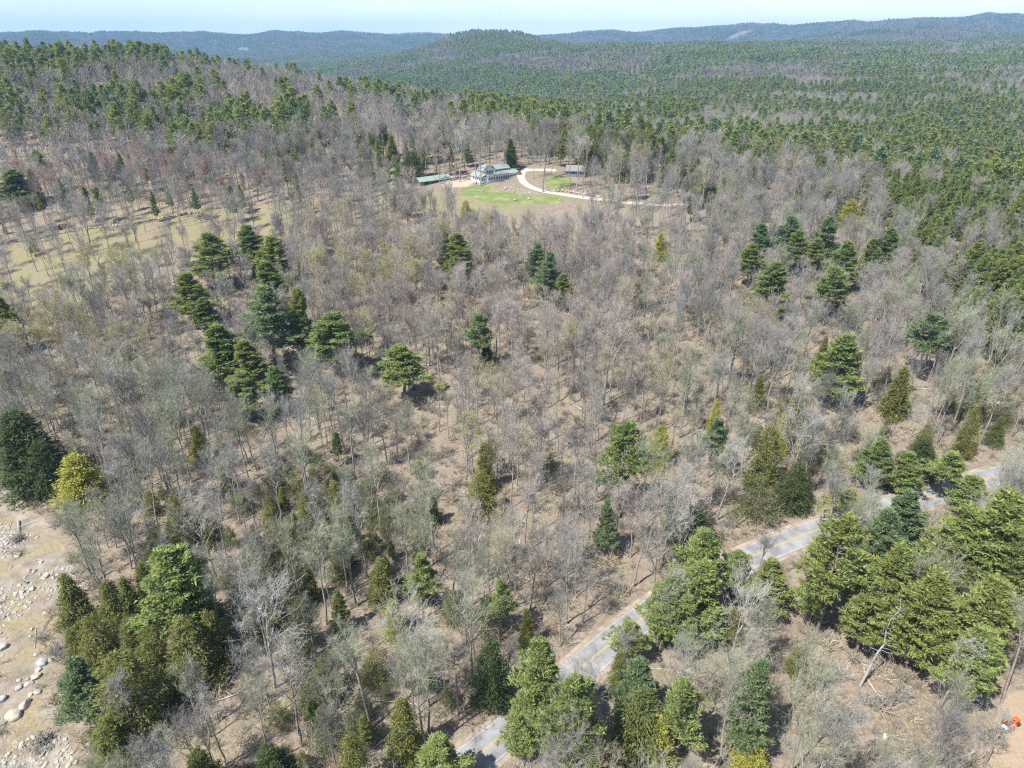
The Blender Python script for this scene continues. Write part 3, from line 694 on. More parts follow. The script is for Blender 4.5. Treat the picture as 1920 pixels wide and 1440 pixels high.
def pcon(px, py):
    p = np.where(py < 420, .10, .035)
    for cx, cy, rx, ry, a in CONMAP:
        d = ((px-cx)/rx)**2+((py-cy)/ry)**2; p = np.maximum(p, a*np.clip(1.6*(1-d)+.35, 0, 1)*(d < 1.2))
    return p
CLEAR = [(862,296,985,346),(0,1000,125,1440),(1850,1330,1935,1440),(878,312,975,346),(862,346,1075,394),(775,322,895,352),(965,314,1060,366),(1052,302,1100,332),(1395,985,1560,1062),(1070,1170,1215,1262),(1690,905,1815,945),(880,1330,985,1440),(1880,1335,1915,1375),(1060,362,1225,388)]
KA = np.array(KEEP)
def wsample(r0, r1, cell, umax=.86):
    """jittered grid of places in the wedge in front of the lens, between two distances"""
    xs = np.arange(-r1*umax, r1*umax, cell); ys = np.arange(-5, r1, cell); X, Y = np.meshgrid(xs, ys)
    X = (X+rng.uniform(-.48, .48, X.shape)*cell).ravel(); Y = (Y+rng.uniform(-.48, .48, Y.shape)*cell).ravel()
    r = np.hypot(X, Y); k = (r >= r0) & (r < r1) & (np.abs(X) < umax*(Y+25)+20); X, Y = X[k], Y[k]; Z = T(X, Y)
    px, py, d = proj(X, Y, Z); k = (d > 5) & (py < 1440+30000/np.maximum(d, 30)) & (px > -450) & (px < 2370)
    return X[k], Y[k], Z[k], px[k], py[k], d[k]
def vnoise(x, y, s, seed=0):
    return .5+.25*(np.sin(x/s+seed+1.7*np.sin(y/s*.7+seed))+np.sin(y/s*1.1+seed*2+1.3*np.sin(x/s*.9)))
def near_ok(X, Y, Z, px, py, d, hh):
    ok = (dist_line(X, Y, ROADC) > 5.2) & (dist_line(X, Y, DRIVEC) > 3.5) & (dist_line(X, Y, DRIVE2) > 4)
    for nm in ('lawn', 'sand', 'dirt', 'yard'): ok &= ~inpoly(X, Y, REG[nm])
    ok &= ~inpoly(X, Y, L2)
    ok &= ~(inpoly(X, Y, REG['field']) & (rng.random(len(X)) > .62))
    for kx, ky, kr, _ in KEEP: ok &= np.hypot(X-kx, Y-ky) > kr*.75+.8
    tx, ty, _ = proj(X, Y, Z+hh*.92); mx, my, _ = proj(X, Y, Z+hh*.5); wpx = 2.4*F/d
    for x0, y0, x1, y1 in CLEAR:
        for qx, qy in ((tx, ty), (mx, my)): ok &= ~((qx > x0-wpx) & (qx < x1+wpx) & (qy > y0) & (qy < y1) & (py > y0+3))
    wp2 = 2.8*F/d
    for x0, x1, y0, y1, tt in HBOX:       # in the photograph these crowns stand clear of the trees before them
        ok &= ~((tx > x0-wp2) & (tx < x1+wp2) & (((ty > y0-10) & (ty < y1)) | ((my > y0) & (my < y1))) & (d < tt+6))
    fld = inpoly(mx, my, [(0,430),(300,395),(560,378),(860,362),(1100,392),(860,405),(660,428),(430,456),(250,500),(190,560),(0,590)]) & (py > 430) & (px < 1150)
    ok &= ~(fld & (rng.random(len(X)) > .48))
    # the dry brush slope at lower right: nearly treeless
    dry = inpoly(px, py, [(1440,1180),(1560,1120),(1640,1230),(1860,1300),(1880,1500),(1430,1500)])
    ok &= ~(dry & (rng.random(len(X)) > .36))
    return ok
def dens(px, py):
    p = np.where(py < 430, .62, np.where(py < 900, .82, 1.04)); p = np.where((px < 520) & (py > 420) & (py < 760), .52, p)
    p = np.where((px > 1150) & (py > 430) & (py < 900), .72, p); p = np.where(inpoly(px, py, [(560,640),(1250,600),(1350,800),(1150,1180),(950,1200),(700,950)]), .55, p)
    return p*.95
NEAR, MID, FAR = 430., 1450., 8600.
X, Y, Z, PX, PY, D = wsample(38, NEAR, 4.3)
hh = rng.uniform(11, 22, len(X))
k = near_ok(X, Y, Z, PX, PY, D, hh) & (rng.random(len(X)) < dens(PX, PY)); X, Y, Z, PX, PY, D, hh = [a[k] for a in (X, Y, Z, PX, PY, D, hh)]
isc = rng.random(len(X)) < pcon(PX, PY)*(.55+.9*(vnoise(X, Y, 16, 3) > .5))
def tone(px, py, x, y, r):
    """how the bare crowns differ from place to place"""
    n = vnoise(x, y, 22, 5); o = np.zeros(len(px), int); q = r.random(len(px))
    o[:] = 0; o[q < .22] = 1; o[(q > .22) & (q < .34)] = 2; o[(q > .34) & (q < .44)] = 3; o[(q > .9)] = 6
    mid = inpoly(px, py, [(550,430),(1250,520),(1350,750),(1100,1100),(800,1150),(650,900)]); o[mid & (q < .55)] = 1; o[mid & (q > .55) & (q < .72)] = 3
    low = (py > 780) & ((px < 850) | (px > 1200)); o[low & (q < .52)] = 2; o[low & (q > .52) & (q < .60)] = 4
    rt = (px > 1150) & (py > 430) & (py < 900); o[rt & (q > .3) & (q < .5)] = 2
    hill = (py < 400) & (px < 900); o[hill & (q < .35)] = 1; o[hill & (q > .35) & (q < .5)] = 6
    for cx, cy, rx, ry, t, p in [(290,370,110,25,5,.5),(60,400,80,30,5,.3),(500,405,80,25,5,.2),(780,630,25,15,5,.6),(200,570,110,35,7,.6),(740,585,50,25,7,.7),(600,575,70,20,7,.7),
        (130,710,100,35,7,.6),(290,710,70,35,7,.5),(1210,340,30,14,7,.6),(870,400,60,20,7,.4),(860,880,60,40,7,.25),(1240,790,40,40,7,.4),(1420,640,40,60,3,.6),(840,640,300,180,7,.05)]:
        o[((px-cx)/rx)**2+((py-cy)/ry)**2 < 1] = np.where(r.random((((px-cx)/rx)**2+((py-cy)/ry)**2 < 1).sum()) < p, t, o[((px-cx)/rx)**2+((py-cy)/ry)**2 < 1])
    return o
def ctype(px, py, small, r, x=None, y=None):
    q = r.random(len(px)); q = np.clip(q*.6+.4*vnoise(x, y, 29, 11), 0, .999) if x is not None else q; q = np.clip((q-.5)*1.25+.5, 0, .999); t = np.where(q < .55, 0, np.where(q < .62, 1, np.where(q < .7, 2, np.where(q < .9, 3, 4))))
    right = px > 1050; t = np.where(right & (q > .5) & (q < .62), 4, t); t = np.where((px > 1620) & (py > 380), np.where(q < .7, 0, np.where(q < .9, 1, 4)), t)
    t = np.where(small, np.where(q < .2, 0, np.where(q < .75, 3, np.where(q < .84, 4, np.where(q < .86, 5, np.where(q < .90, 6, 7))))), t); t = np.where(small & (r.random(len(px)) < .72), 7, t); return t
CT = ['pine', 'pine_bright', 'pine_blue', 'hem', 'hem_olive', 'hem_yellow', 'hem_dark', 'hem_soft']
tn = tone(PX, PY, X, Y, rng); small = (PY > 430) & ~((PX > 1640) & (PY < 690))
ct = ctype(PX, PY, small, rng, X, Y); var = rng.integers(0, NB, len(X)); rz = rng.uniform(0, 6.28, len(X))
hc = np.where(small, rng.uniform(4, 10.5, len(X)), rng.uniform(12, 19, len(X))); hc = np.where((PX > 1640) & (PY > 250) & (PY < 690), rng.uniform(14, 22, len(X)), hc)
inframe = (PX > -15) & (PX < 1935) & (PY < 1500)
def place_phrase(px, py):
    if py > 1100 and px > 1450: return 'on the dry brush slope by the dirt yard'
    if py > 1050 and px > 1150: return 'in the strip of woods below the paved road'
    if px < 230 and py > 650: return 'around the boulder clearing at the left frame edge'
    if py > 950 and px < 520: return 'in the lower left woods near the cedar clump'
    if py > 950: return 'in the lower woods left of the paved road'
    if px > 1300 and py > 700: return 'on the wooded bank just above the paved road'
    if py < 520 and px < 800: return 'scattered over the left field'
    if px > 1300: return 'on the right slope of the woods'
    if px < 600: return 'on the left slope below the field'
    return 'on the open leaf-strewn slope in mid-picture'
ADJ = {'grey': 'grey leafless tree', 'pink': 'pinkish-grey leafless tree', 'green': 'green-grey lichened leafless tree', 'tan': 'tan leafless tree', 'pale': 'pale-limbed leafless tree', 'red': 'red-budded maple', 'dark': 'dark-twigged leafless tree', 'bud': 'bare tree hazed with yellow-green buds'}
CADJ = {'pine': 'green pine', 'pine_bright': 'light green pine', 'pine_blue': 'blue-green pine', 'hem': 'green hemlock', 'hem_olive': 'olive cedar', 'hem_yellow': 'yellow-green cedar', 'hem_dark': 'dark hemlock', 'hem_soft': 'thin grey-green hemlock'}
ANCH = [(1179,930,'solitary long-trunked pine'),(1612,1287,'grey dead pine snag'),(130,640,'silvery dead tree'),(515,690,'tallest dark pine at left'),(640,705,'broad flat-tiered pine'),(385,720,'wide rounded pine at left'),
 (350,620,'conical pine standing alone'),(400,520,'pine on the field edge'),(755,750,'bright flat-topped pine'),(898,680,'tuft-topped sparse pine'),(855,530,'pair of pines below the lawn'),(1030,550,'trio of pines below the driveway'),
 (1460,570,'scattered right grove'),(1590,720,'light green domed pine'),(1690,780,'flame-shaped olive cedar'),(1755,680,'airy blue-green pine'),(1600,440,'yellow-green bush above the right grove'),(1680,520,'pine at the pinewood fringe'),(1780,440,'inner side of the right pinewood'),(1895,470,'frame edge of the right pinewood'),(1880,600,'lower tip of the right pinewood'),(1447,880,'olive-brown domed cedar'),(1345,860,'narrow blue-green pine'),(1700,900,'evergreen row above the road'),
 (1480,930,'gnarled white-limbed tree'),(1480,1020,'yellow line at the road bend'),(1130,1230,'visible lower stretch of road'),(1010,1380,'tall yellow-green roadside pine'),(1200,1310,'star-shaped blue-green pine'),(1210,1400,'broad bright cedar thicket'),
 (1430,1360,'tall slender blue-green tree'),(1660,1385,'white tub'),(1893,1362,'orange tractor'),(1718,1350,'round cut stump'),(1590,1130,'long-trunked pine on the right'),(1760,1200,'olive-green pine on the right'),(1860,1080,'massive right-edge pine'),(1765,1290,'reddish brush pile'),
 (920,1330,'dark hemlock by the road'),(830,1430,'spreading pine over the road'),(752,1400,'cedar above the dark hollow'),(655,1440,'bottom-edge cedar'),(770,1200,'white-branched bare tree'),(785,1130,'soft-plumed light pine'),(940,1170,'thin-crowned roadside pine'),
 (515,1290,'long-limbed pale tree'),(565,1400,'pale forked tree'),(345,1250,'round cedar in the clump'),(305,1160,'very large bright pine'),(215,1350,'biggest cedar of the clump'),(120,1170,'narrow olive cedar'),(83,1390,'dark brush pile'),(322,1000,'dark cedar column'),
 (135,930,'spreading yellow-green cedar'),(22,900,'huge left-edge hemlock'),(365,860,'small yellow-green pine'),(450,780,'lowest pine of the left cluster'),(908,900,'lone slim hemlock'),(1130,760,'largest vase-shaped bare tree'),(1260,460,'driveway end'),(20,400,'dense left-edge pine'),
 (60,460,'end of the stone wall'),(250,430,'middle of the stone wall'),(900,380,'lawn'),(1240,1060,'curved white-limbed tree'),(1300,1000,'dark hemlocks in the hollow'),(1325,1080,'pale-topped pine at the bend'),(1850,880,'far end of the road'),(600,900,'open woods at left centre'),(1000,1000,'pinkish slope at centre'),(600,1050,'thick lower left woods')]
LABC = []; WORDN = ['nearest', 'second', 'third', 'fourth', 'fifth', 'sixth', 'seventh', 'eighth', 'ninth', 'tenth', 'eleventh', 'twelfth', 'thirteenth', 'fourteenth', 'fifteenth']
def lab_later(o, what, px, py):
    dd = [((px-a)**2+((py-b)*1.2)**2, a, b, c) for a, b, c in ANCH]; q, a, b, c = min(dd); dx, dy = px-a, py-b
    rel = 'right of' if dx > abs(dy) else 'left of' if -dx > abs(dy) else 'in front of' if dy > 0 else 'behind'
    LABC.append((o, what, rel, c, q))
def lab_resolve():
    g = {}
    for o, what, rel, c, q in LABC: g.setdefault((what, rel, c), []).append((q, o))
    for (what, rel, c), L in g.items():
        L.sort(key=lambda k: k[0])
        for i, (q, o) in enumerate(L):
            o['label'] = (what if len(L) == 1 else what+' farther off' if i > 14 else ('nearest ' if i == 0 else WORDN[min(i, 14)]+'-nearest ')+what)+' '+rel+' the '+c
order = np.argsort(D); chosen = np.zeros(len(X), bool); lim = {'bare_tree': 292, 'pine_tree': 150, 'hemlock_tree': 285}
for i in order:
    if not inframe[i]: continue
    if isc[i]:
        t = CT[ct[i]]; nm = 'pine_tree' if t in PT else 'hemlock_tree'
        if CNT.get(nm, 0) >= lim[nm]: continue
        H = 20. if t in PT else 15.; s_ = hc[i]/H*(1.15 if hc[i] < 10 else 1.22 if PX[i] > 1600 else 1)
        ph = place_phrase(PX[i], PY[i])
        oo = put_tree(nm, CON[t, var[i] % 4], (X[i], Y[i], Z[i]-.1), hc[i], H, s_, rz[i], 'small '+CADJ[t]+' '+ph if hc[i] < 12 else CADJ[t]+' '+ph, 'pine tree' if t in PT else 'evergreen tree', CADJ[t]+'s '+ph); lab_later(oo, 'small '+CADJ[t] if hc[i] < 12 else CADJ[t], PX[i], PY[i])
    else:
        if CNT.get('bare_tree', 0) >= lim['bare_tree']: continue
        t = TONES[tn[i]]; ph = place_phrase(PX[i], PY[i])
        oo = put_tree('bare_tree', BARE[t, var[i]], (X[i], Y[i], Z[i]-.1), hh[i], 18., hh[i]/18.*rng.uniform(.72, 1.05), rz[i], ADJ[t]+' '+ph, 'bare tree', ADJ[t]+'s '+ph, (rng.normal()*.03, rng.normal()*.03), ('trunk', 'branches')); lab_later(oo, ('tall ' if hh[i] > 16.5 else 'short ' if hh[i] < 13.5 else '')+ADJ[t], PX[i], PY[i])
    chosen[i] = True
lab_resolve(); rest = ~chosen
def slist(): return [], [], [], []
# everything else: woods too many to count
Xm, Ym, Zm, PXm, PYm, Dm = wsample(NEAR, MID, 6.4)
hm = rng.uniform(11, 19, len(Xm)); k = near_ok(Xm, Ym, Zm, PXm, PYm, Dm, hm); Xm, Ym, Zm, PXm, PYm, Dm, hm = [a[k] for a in (Xm, Ym, Zm, PXm, PYm, Dm, hm)]
ism = rng.random(len(Xm)) < pcon(PXm, PYm)*(.26+.62*(vnoise(Xm, Ym, 30, 8) > .42)+.2*(vnoise(Xm, Ym, 11, 3) > .5))*np.where((vnoise(Xm, Ym, 58, 21) < .40) & (PXm < 1650), .16, 1); tm_ = tone(PXm, PYm, Xm, Ym, rng); cm_ = ctype(PXm, PYm, np.zeros(len(Xm), bool), rng, Xm, Ym)
bs = [SRC['bare', t, i, l_] for l_ in (0, 1) for t in TONES for i in range(NB)]; NC = len(CT); csx = [SRC[t, i, l_] for l_ in (0, 1) for t in CT for i in range(4)]
a = rest & ~isc; va = rng.integers(0, NB, len(X)); b = ~ism; vb = rng.integers(0, NB, len(Xm))
def rots(n, w=.03): return np.stack([rng.normal(size=n)*w, rng.normal(size=n)*w, rng.uniform(0, 6.28, n)], 1)
def scl(h, H, jit=.25): s_ = h/H; return np.stack([s_*rng.uniform(1-jit, 1+jit, len(h))]*2+[s_], 1)
P = np.concatenate([np.stack([X[a], Y[a], Z[a]-.1], 1), np.stack([Xm[b], Ym[b], Zm[b]-.2], 1)])
scatter('leafless_woodland', 'endless grey leafless hardwoods covering the slopes behind the nearest trees', P, rots(len(P)), np.concatenate([scl(hh[a], 18.)*[.88, .88, 1], scl(hm[b], 18.)*[1.15, 1.15, 1]]),
        np.concatenate([tn[a]*NB+va[a], (8+tm_[b])*NB+vb[b]]), bs)
a = rest & isc; b = ism; Hs = np.array([20., 20, 20, 15, 15, 15, 15, 15])
hcm = np.where(cm_[b] < 3, rng.uniform(11, 22, b.sum()), rng.uniform(8, 17, b.sum()))
P = np.concatenate([np.stack([X[a], Y[a], Z[a]-.1], 1), np.stack([Xm[b], Ym[b], Zm[b]-.2], 1)])
scatter('evergreen_woodland', 'mass of pines and hemlocks on the left hill and the right plateau', P, rots(len(P)), np.concatenate([scl(hc[a], Hs[ct[a]]), scl(hcm, Hs[cm_[b]])*[1.5, 1.5, 1.15]]),
        np.concatenate([ct[a]*4+va[a] % 4, (NC+cm_[b])*4+vb[b] % 4]), csx)
XF, YF, ZF, PXF, PYF, DF = wsample(MID, FAR, 33., .84)
k = (DF < 5200) | ((PYF < 110) & (DF > 5000)); XF, YF, ZF, PXF, PYF, DF = [q[k] for q in (XF, YF, ZF, PXF, PYF, DF)]
pc = pcon(PXF, PYF); hill = inpoly(PXF, PYF, [(470,125),(650,90),(900,50),(1040,80),(1060,110),(900,130),(700,175),(480,160)]); pc = np.where(hill, .62, pc)
pc = np.where((PYF < 84) & ~hill, .4, pc)+1.1*(vnoise(XF, YF, 120, 2)-.5)+.9*(vnoise(XF, YF, 43, 4)-.5)-.30
cl = np.where(pc < .3, 0, np.where(pc < .62, 1, 2)); vi = rng.integers(0, 3, len(XF))
e = 20.; gx = (T(XF+e, YF)-T(XF-e, YF))/(2*e); gy = (T(XF, YF+e)-T(XF, YF-e))/(2*e)
nt = len(XF); q4 = rng.integers(0, 4, nt)*math.pi/2
from mathutils import Euler
ROT = []
for i in range(nt):
    nrm = Vector((-gx[i], -gy[i], 1)).normalized(); qq = Vector((0, 0, 1)).rotation_difference(nrm) @ Euler((0, 0, q4[i])).to_quaternion(); ROT.append(tuple(qq.to_euler()))
clear = inpoly(PXF, PYF, [(1352,77),(1368,68),(1385,60),(1408,56),(1410,63),(1390,72),(1370,78)]) & (DF > 5000); kk = ~clear
sc_ = np.where(DF > 4500, 1.12, 1.0)[:, None]*np.array([[1., 1., 1.]])
scatter('distant_woodland', 'far forest covering the hills and ridges up to the horizon', np.stack([XF, YF, ZF], 1)[kk], np.array(ROT)[kk], sc_[kk], (cl*3+vi)[kk], [p for g in PATCH for p in g])

# ------------------------------------------------------------------ forest-floor litter
def bush_mesh(seed):
    r = np.random.default_rng(seed); A = []; B = []
    for _ in range(30):
        a = r.uniform(0, 6.28); el = r.uniform(.4, 1.4); d = np.array([math.cos(a)*math.cos(el), math.sin(a)*math.cos(el), math.sin(el)]); p = r.normal(size=3)*[.25, .25, 0]; e_ = p+d*r.uniform(.7, 1.7); A.append(p); B.append(e_)
        for _ in range(4): c = p+(e_-p)*r.uniform(.3, 1); A.append(c); B.append(c+(d+rv(r)*.9)*r.uniform(.25, .6))
    return bpy.data.objects.new('brush_shape', MB().prisms(A, B, .02, .009).mesh('brush_shape', [M[('litter', 'tw_grey', 'tw_tan')[seed]]]))
def log_mesh(seed):
    r = np.random.default_rng(seed); p = np.zeros(3); A = []; B = []; d = np.array([1., 0, 0.01])
    for i in range(5): d = d+r.normal(size=3)*[.08, .12, .01]; e_ = p+d*1.2; A.append(p); B.append(e_); p = e_
    ra = list(np.linspace(.10, .05, 5)); rb = list(np.linspace(.09, .03, 5))
    for _ in range(5): c = A[r.integers(2, 5)]; A.append(c); B.append(c+np.array([r.uniform(.3, 1), r.normal()*.7, r.uniform(0, .6)])); ra.append(.035); rb.append(.012)
    V = np.array(A); return bpy.data.objects.new('fallen_stick_shape', MB().prisms(V+[0, 0, .07], np.array(B)+[0, 0, .07], np.array(ra), np.array(rb), 0, 4).mesh('fallen_stick_shape', [M['tw_grey'] if seed % 2 else M['tw_pale']]))
Xb, Yb, Zb, pxb, pyb, db = wsample(36, 300, 2.9); pxr = rng.random(len(Xb))
k = (dist_line(Xb, Yb, ROADC) > 5) & (dist_line(Xb, Yb, DRIVEC) > 3)
for nm in ('lawn', 'sand', 'yard'): k &= ~inpoly(Xb, Yb, REG[nm])
k &= ~((inpoly(Xb, Yb, REG['field']) | inpoly(Xb, Yb, REG['dirt'])) & (pxr > .06)); dry = (pxb > 1430) & (pyb > 1150); k &= (dry & (pxr < .95)) | (pxr < np.where(pyb > 850, .85, .6))
n_ = k.sum(); s_ = rng.uniform(.6, 1.9, n_)
scatter('underbrush', 'low dry brush and bramble stems over the leaf litter', np.stack([Xb, Yb, Zb], 1)[k], rots(n_, .1), np.stack([s_]*3, 1), rng.integers(0, 3, n_), [bush_mesh(i) for i in range(3)])
k = (dist_line(Xb, Yb, ROADC) > 8) & (rng.random(len(Xb)) < .09)
for nm in ('lawn', 'sand', 'yard', 'field'): k &= ~inpoly(Xb, Yb, REG[nm])
n_ = k.sum(); s_ = rng.uniform(.5, 1.6, n_)
scatter('fallen_branches', 'fallen trunks and sticks strewn over the forest floor', np.stack([Xb+1, Yb-1, T(Xb+1, Yb-1)], 1)[k], rots(n_, 0), np.stack([s_]*3, 1), rng.integers(0, 4, n_), [log_mesh(i) for i in range(4)])

# ------------------------------------------------------------------ boulders
def rock_mesh(seed, sx=1, sy=.8, sz=.6):
    import bmesh
    bm = bmesh.new(); bmesh.ops.create_icosphere(bm, subdivisions=3, radius=1); r = np.random.default_rng(seed)
    pl = [(Vector(rv(r)), r.uniform(.62, .9)) for _ in range(11)]; f = r.uniform(0, 6, 3)
    for v in bm.verts:
        c = v.co.copy()
        for n_, d_ in pl:
            s_ = c.dot(n_)-d_
            if s_ > 0: c -= n_*s_*.9
        c *= 1+.05*math.sin(c.x*5+f[0])*math.sin(c.y*6+f[1])+.03*math.sin(c.z*11+f[2]); v.co = Vector((c.x*sx, c.y*sy, c.z*sz))
    me = bpy.data.meshes.new('boulder'); bm.to_mesh(me); bm.free()
    for p in me.polygons: p.use_smooth = False
    return me
RM = []
for i in range(6):
    for m_ in ('rock', 'rockg'): me = rock_mesh(40+i); me.materials.append(M[m_]); RM.append(me)
BOUL = [(33,1042,8,0,'tan boulder on the upper part of the clearing below the pale logs'),(87,1080,8,0,'tan block at the right of the upper stone row'),(65,1072,5,1,'small pale stone in the upper stone row'),
 (55,1071,5,0,'leftmost small stone of the upper stone row'),(61,1105,7,1,'flat stone under the upper stone row'),(42,1110,6,1,'dark flat slab near the clearing middle'),(86,1150,6,0,'white stone beside the fallen planks'),
 (5,1215,12,1,'big grey boulder cut by the left frame edge with a dark shadow'),(70,1227,6,1,'pale stone above the big white-grey boulder'),(79,1243,11,1,'big white-grey boulder in the row under the cedars'),
 (95,1238,7,1,'white stone right of the big white-grey boulder'),(102,1233,5,1,'rightmost white stone touching the cedars'),(72,1257,7,0,'tan stone just under the white-grey boulder'),(68,1270,10,0,'tan rounded boulder mid-way down the row'),
 (55,1283,8,0,'flat tan stone left of the rounded boulder'),(37,1289,8,1,'white slab leaning in the lower row'),(52,1274,5,0,'small brown stone between two tan boulders'),(70,1298,8,1,'speckled grey boulder low in the row'),
 (57,1303,6,0,'small flat stone by the speckled boulder'),(5,1312,10,1,'grey boulder at the frame edge above the largest boulders'),(47,1323,13,0,'second largest tan boulder near the bottom left'),(25,1343,16,0,'largest tan boulder near the bottom left corner'),
 (5,1355,10,0,'tan boulder at the frame edge below the largest one'),(35,1276,5,0,'small stone at the left end of the lower row'),(77,1055,5,0,'lone stone right of the upper tan boulder'),(165,1397,6,0,'flat stone among grass near the brush pile'),
 (20,1065,4,0,'little stone left on the clearing below the upper boulder'),(96,1075,5,0,'stone next to the tan block in the upper row'),(60,1180,5,1,'pale stone in the string of small rocks'),(58,1193,4,1,'lower pale stone in the string of small rocks')]
for j, (px, py, rp, g, lb) in enumerate(BOUL):
    P, t = ground(px, py); r_ = rp/F*t*1.05; o = obj('boulder', RM[(j % 6)*2+g], None, (P.x, P.y, P.z+r_*.2), random.uniform(0, 6), (r_, r_*random.uniform(.8, 1.1), r_*random.uniform(.8, 1.1)))
    tag(o, lb, 'boulder', 'boulders on the bare clearing')
for px, py, rp, g, lb in [(968-20,354,4.0,1,'upright grey boulder in the garden bed before the house'),(966,376,4.2,1,'white flat boulder on the lawn below the garden'),(991,373,3.6,0,'dark-sided boulder on the lawn right of the white one'),(905,358,3.2,0,'low stone on the lawn left of the garden bed'),
  (899,358,2.4,1,'small stone at the left side of the lawn'),(1050,375,2.2,1,'white stone by the driveway edge')]:
    P, t = ground(px, py); r_ = rp/F*t; o = obj('boulder', RM[random.randrange(6)*2+g], None, (P.x, P.y, P.z+r_*.25), random.uniform(0, 6), (r_, r_*.9, r_)); tag(o, lb, 'boulder', 'boulders on the lawn')
def stones(name, label, poly, n, smin, smax, clus=None):
    pts = []; xs = [p[0] for p in poly]; ys = [p[1] for p in poly]
    while len(pts) < n:
        x, y = random.uniform(min(xs), max(xs)), random.uniform(min(ys), max(ys))
        if inpoly(np.array([x]), np.array([y]), poly)[0] and (clus is None or vnoise(x, y, clus, 1) > random.uniform(.3, .8)): pts.append((x, y, t1(x, y)))
    s_ = smin+(smax-smin)*rng.random(n)**3
    src = [bpy.data.objects.new('stone_shape', RM[i]) for i in range(12)]
    scatter(name, label, pts, rots(n, .3), np.stack([s_]*3, 1), rng.integers(0, 12, n), src)
stones('rubble', 'small stones and rubble scattered over the bare dirt clearing', gpoly([(-60,960),(60,1000),(150,1070),(115,1190),(100,1300),(150,1440),(-60,1440)]), 2600, .07, .55, 6)
stones('garden_rocks', 'rocks and rubble in the garden bed between the house and lawn', gpoly([(915,351),(950,349),(985,355),(1015,363),(975,364),(930,360)]), 220, .12, .6)
# stone walls: each a heap of fitted stones
def stone_wall(name, pts, label, h=.9, w=.9):
    C = catmull([ground(*p)[0] for p in pts], 10); mb = MB(); r = np.random.default_rng(len(pts)*7)
    import bmesh
    ico = [(0,0,1),(.9,0,.3),(.3,.85,.3),(-.7,.5,.3),(-.7,-.5,.3),(.3,-.85,.3),(.7,.5,-.5),(-.3,.85,-.5),(-.9,0,-.5),(-.3,-.85,-.5),(.7,-.5,-.5)]
    for i in range(len(C)-1):
        a, b_ = C[i], C[i+1]; L = (b_-a).length
        for k_ in range(int(L/.45)+1):
            q = a+(b_-a)*r.random(); n_ = Vector((-(b_-a).y, (b_-a).x)).normalized()*r.uniform(-w/2, w/2); x, y = q.x+n_.x, q.y+n_.y; s_ = r.uniform(.25, .55)
            V = np.array(ico)*s_*r.uniform(.8, 1.2, 3)+[x, y, t1(x, y)+r.uniform(.1, h*.7)]
            mb.raw(V, [[0,1,2],[0,2,3],[0,3,4],[0,4,5],[0,5,1],[1,6,2],[2,6,7],[2,7,3],[3,7,8],[3,8,4],[4,8,9],[4,9,5],[5,9,10],[5,10,1],[1,10,6],[6,10,9],[6,9,8],[6,8,7]])
    tag(obj(name, mb.mesh(name, [M['rock']])), label, 'stone wall')
stone_wall('stone_wall', [(30,455),(70,448),(120,437),(180,428),(240,422),(300,410),(380,398),(450,390)], 'old tumbled stone wall along the upper edge of the left field')
stone_wall('stone_wall', [(1010,370),(1030,361),(1048,358),(1075,362),(1100,366),(1128,370),(1135,371)], 'low rubble wall along the upper side of the driveway', .9, 1.6)
stone_wall('stone_wall', [(825,337),(838,335),(856,333),(876,332),(880,332)], 'short stone retaining wall behind the sandy patch')

# ------------------------------------------------------------------ timbers, piles, small things
def log_between(name, a, b_, r_, m_, label, cat, sides=7):
    A = ground(*a)[0]; B = ground(*b_)[0]; d = B-A; mb = MB(); mb.caps((0, 0, 0), tuple(d), r_, r_*.8, sides)
    o = obj(name, mb.mesh(name, [M[m_]]), None, (A.x, A.y, A.z+r_*.9)); tag(o, label, cat); return o
log_between('log', (-6,1000), (36,1002), .2, 'dead', 'long pale log lying flat at the top of the clearing', 'log')
log_between('log', (35,978), (36,1001), .28, 'dead', 'short thick pale log meeting the long pale log', 'log')
log_between('log', (12,1016), (22,978), .09, 'wood', 'thin stick leaning across the pale logs', 'log')
log_between('plank', (82,1175), (100,1152), .12, 'wood', 'upper of two brown planks lying beside the olive cedar', 'plank', 4)
log_between('plank', (78,1187), (96,1160), .1, 'wood', 'lower of two brown planks lying beside the olive cedar', 'plank', 4)
log_between('plank', (68,1178), (66,1216), .1, 'wood', 'brown pole running down toward the white boulders', 'plank', 4)
log_between('log', (1790,1268), (1770,1240), .16, 'pale' if 0 else 'dead', 'pale log in the bare thicket near the yard', 'log')
log_between('log', (620,1310), (700,1290), .14, 'dead', 'fallen pale trunk in the lower woods', 'log')
P, t = ground(150, 1103); mb = MB(); mb.box(-1.6, 1.6, -1.3, 1.3, .1, .2)
for x in np.arange(-1.5, 1.6, .4): mb.box(x-.16, x+.16, -1.4, 1.4, .2, .26)
tag(obj('wooden_platform', mb.mesh('wooden_platform', [M['wood']]), None, P, .5), 'small weathered plank platform among bare trunks behind the olive cedars', 'platform')
def brush_pile(px, py, rad, label, m_, seed=1, n=260):
    P, t = ground(px, py); r = np.random.default_rng(seed); A = []; B = []
    for _ in range(n):
        c = r.normal(size=3)*[rad*.42, rad*.42, 0]; c[2] = abs(r.normal())*rad*.28*max(.2, 1-np.hypot(c[0], c[1])/rad); a = r.uniform(0, 6.28); d = np.array([math.cos(a), math.sin(a), r.uniform(-.25, .45)])*r.uniform(.4, 1.1); A.append(c-d/2); B.append(c+d/2)
    o = obj('brush_pile', MB().prisms(A, B, .07, .03, 0, 4).mesh('brush_pile', [M[m_]]), None, P); tag(o, label, 'brush pile')
brush_pile(83, 1390, 2.3, 'dark burnt brush pile on the dirt at the bottom left', 'tw_dark', 1)
brush_pile(1765, 1290, 2.2, 'reddish brush pile between the bare thicket and the snag', 'tw_red', 2)
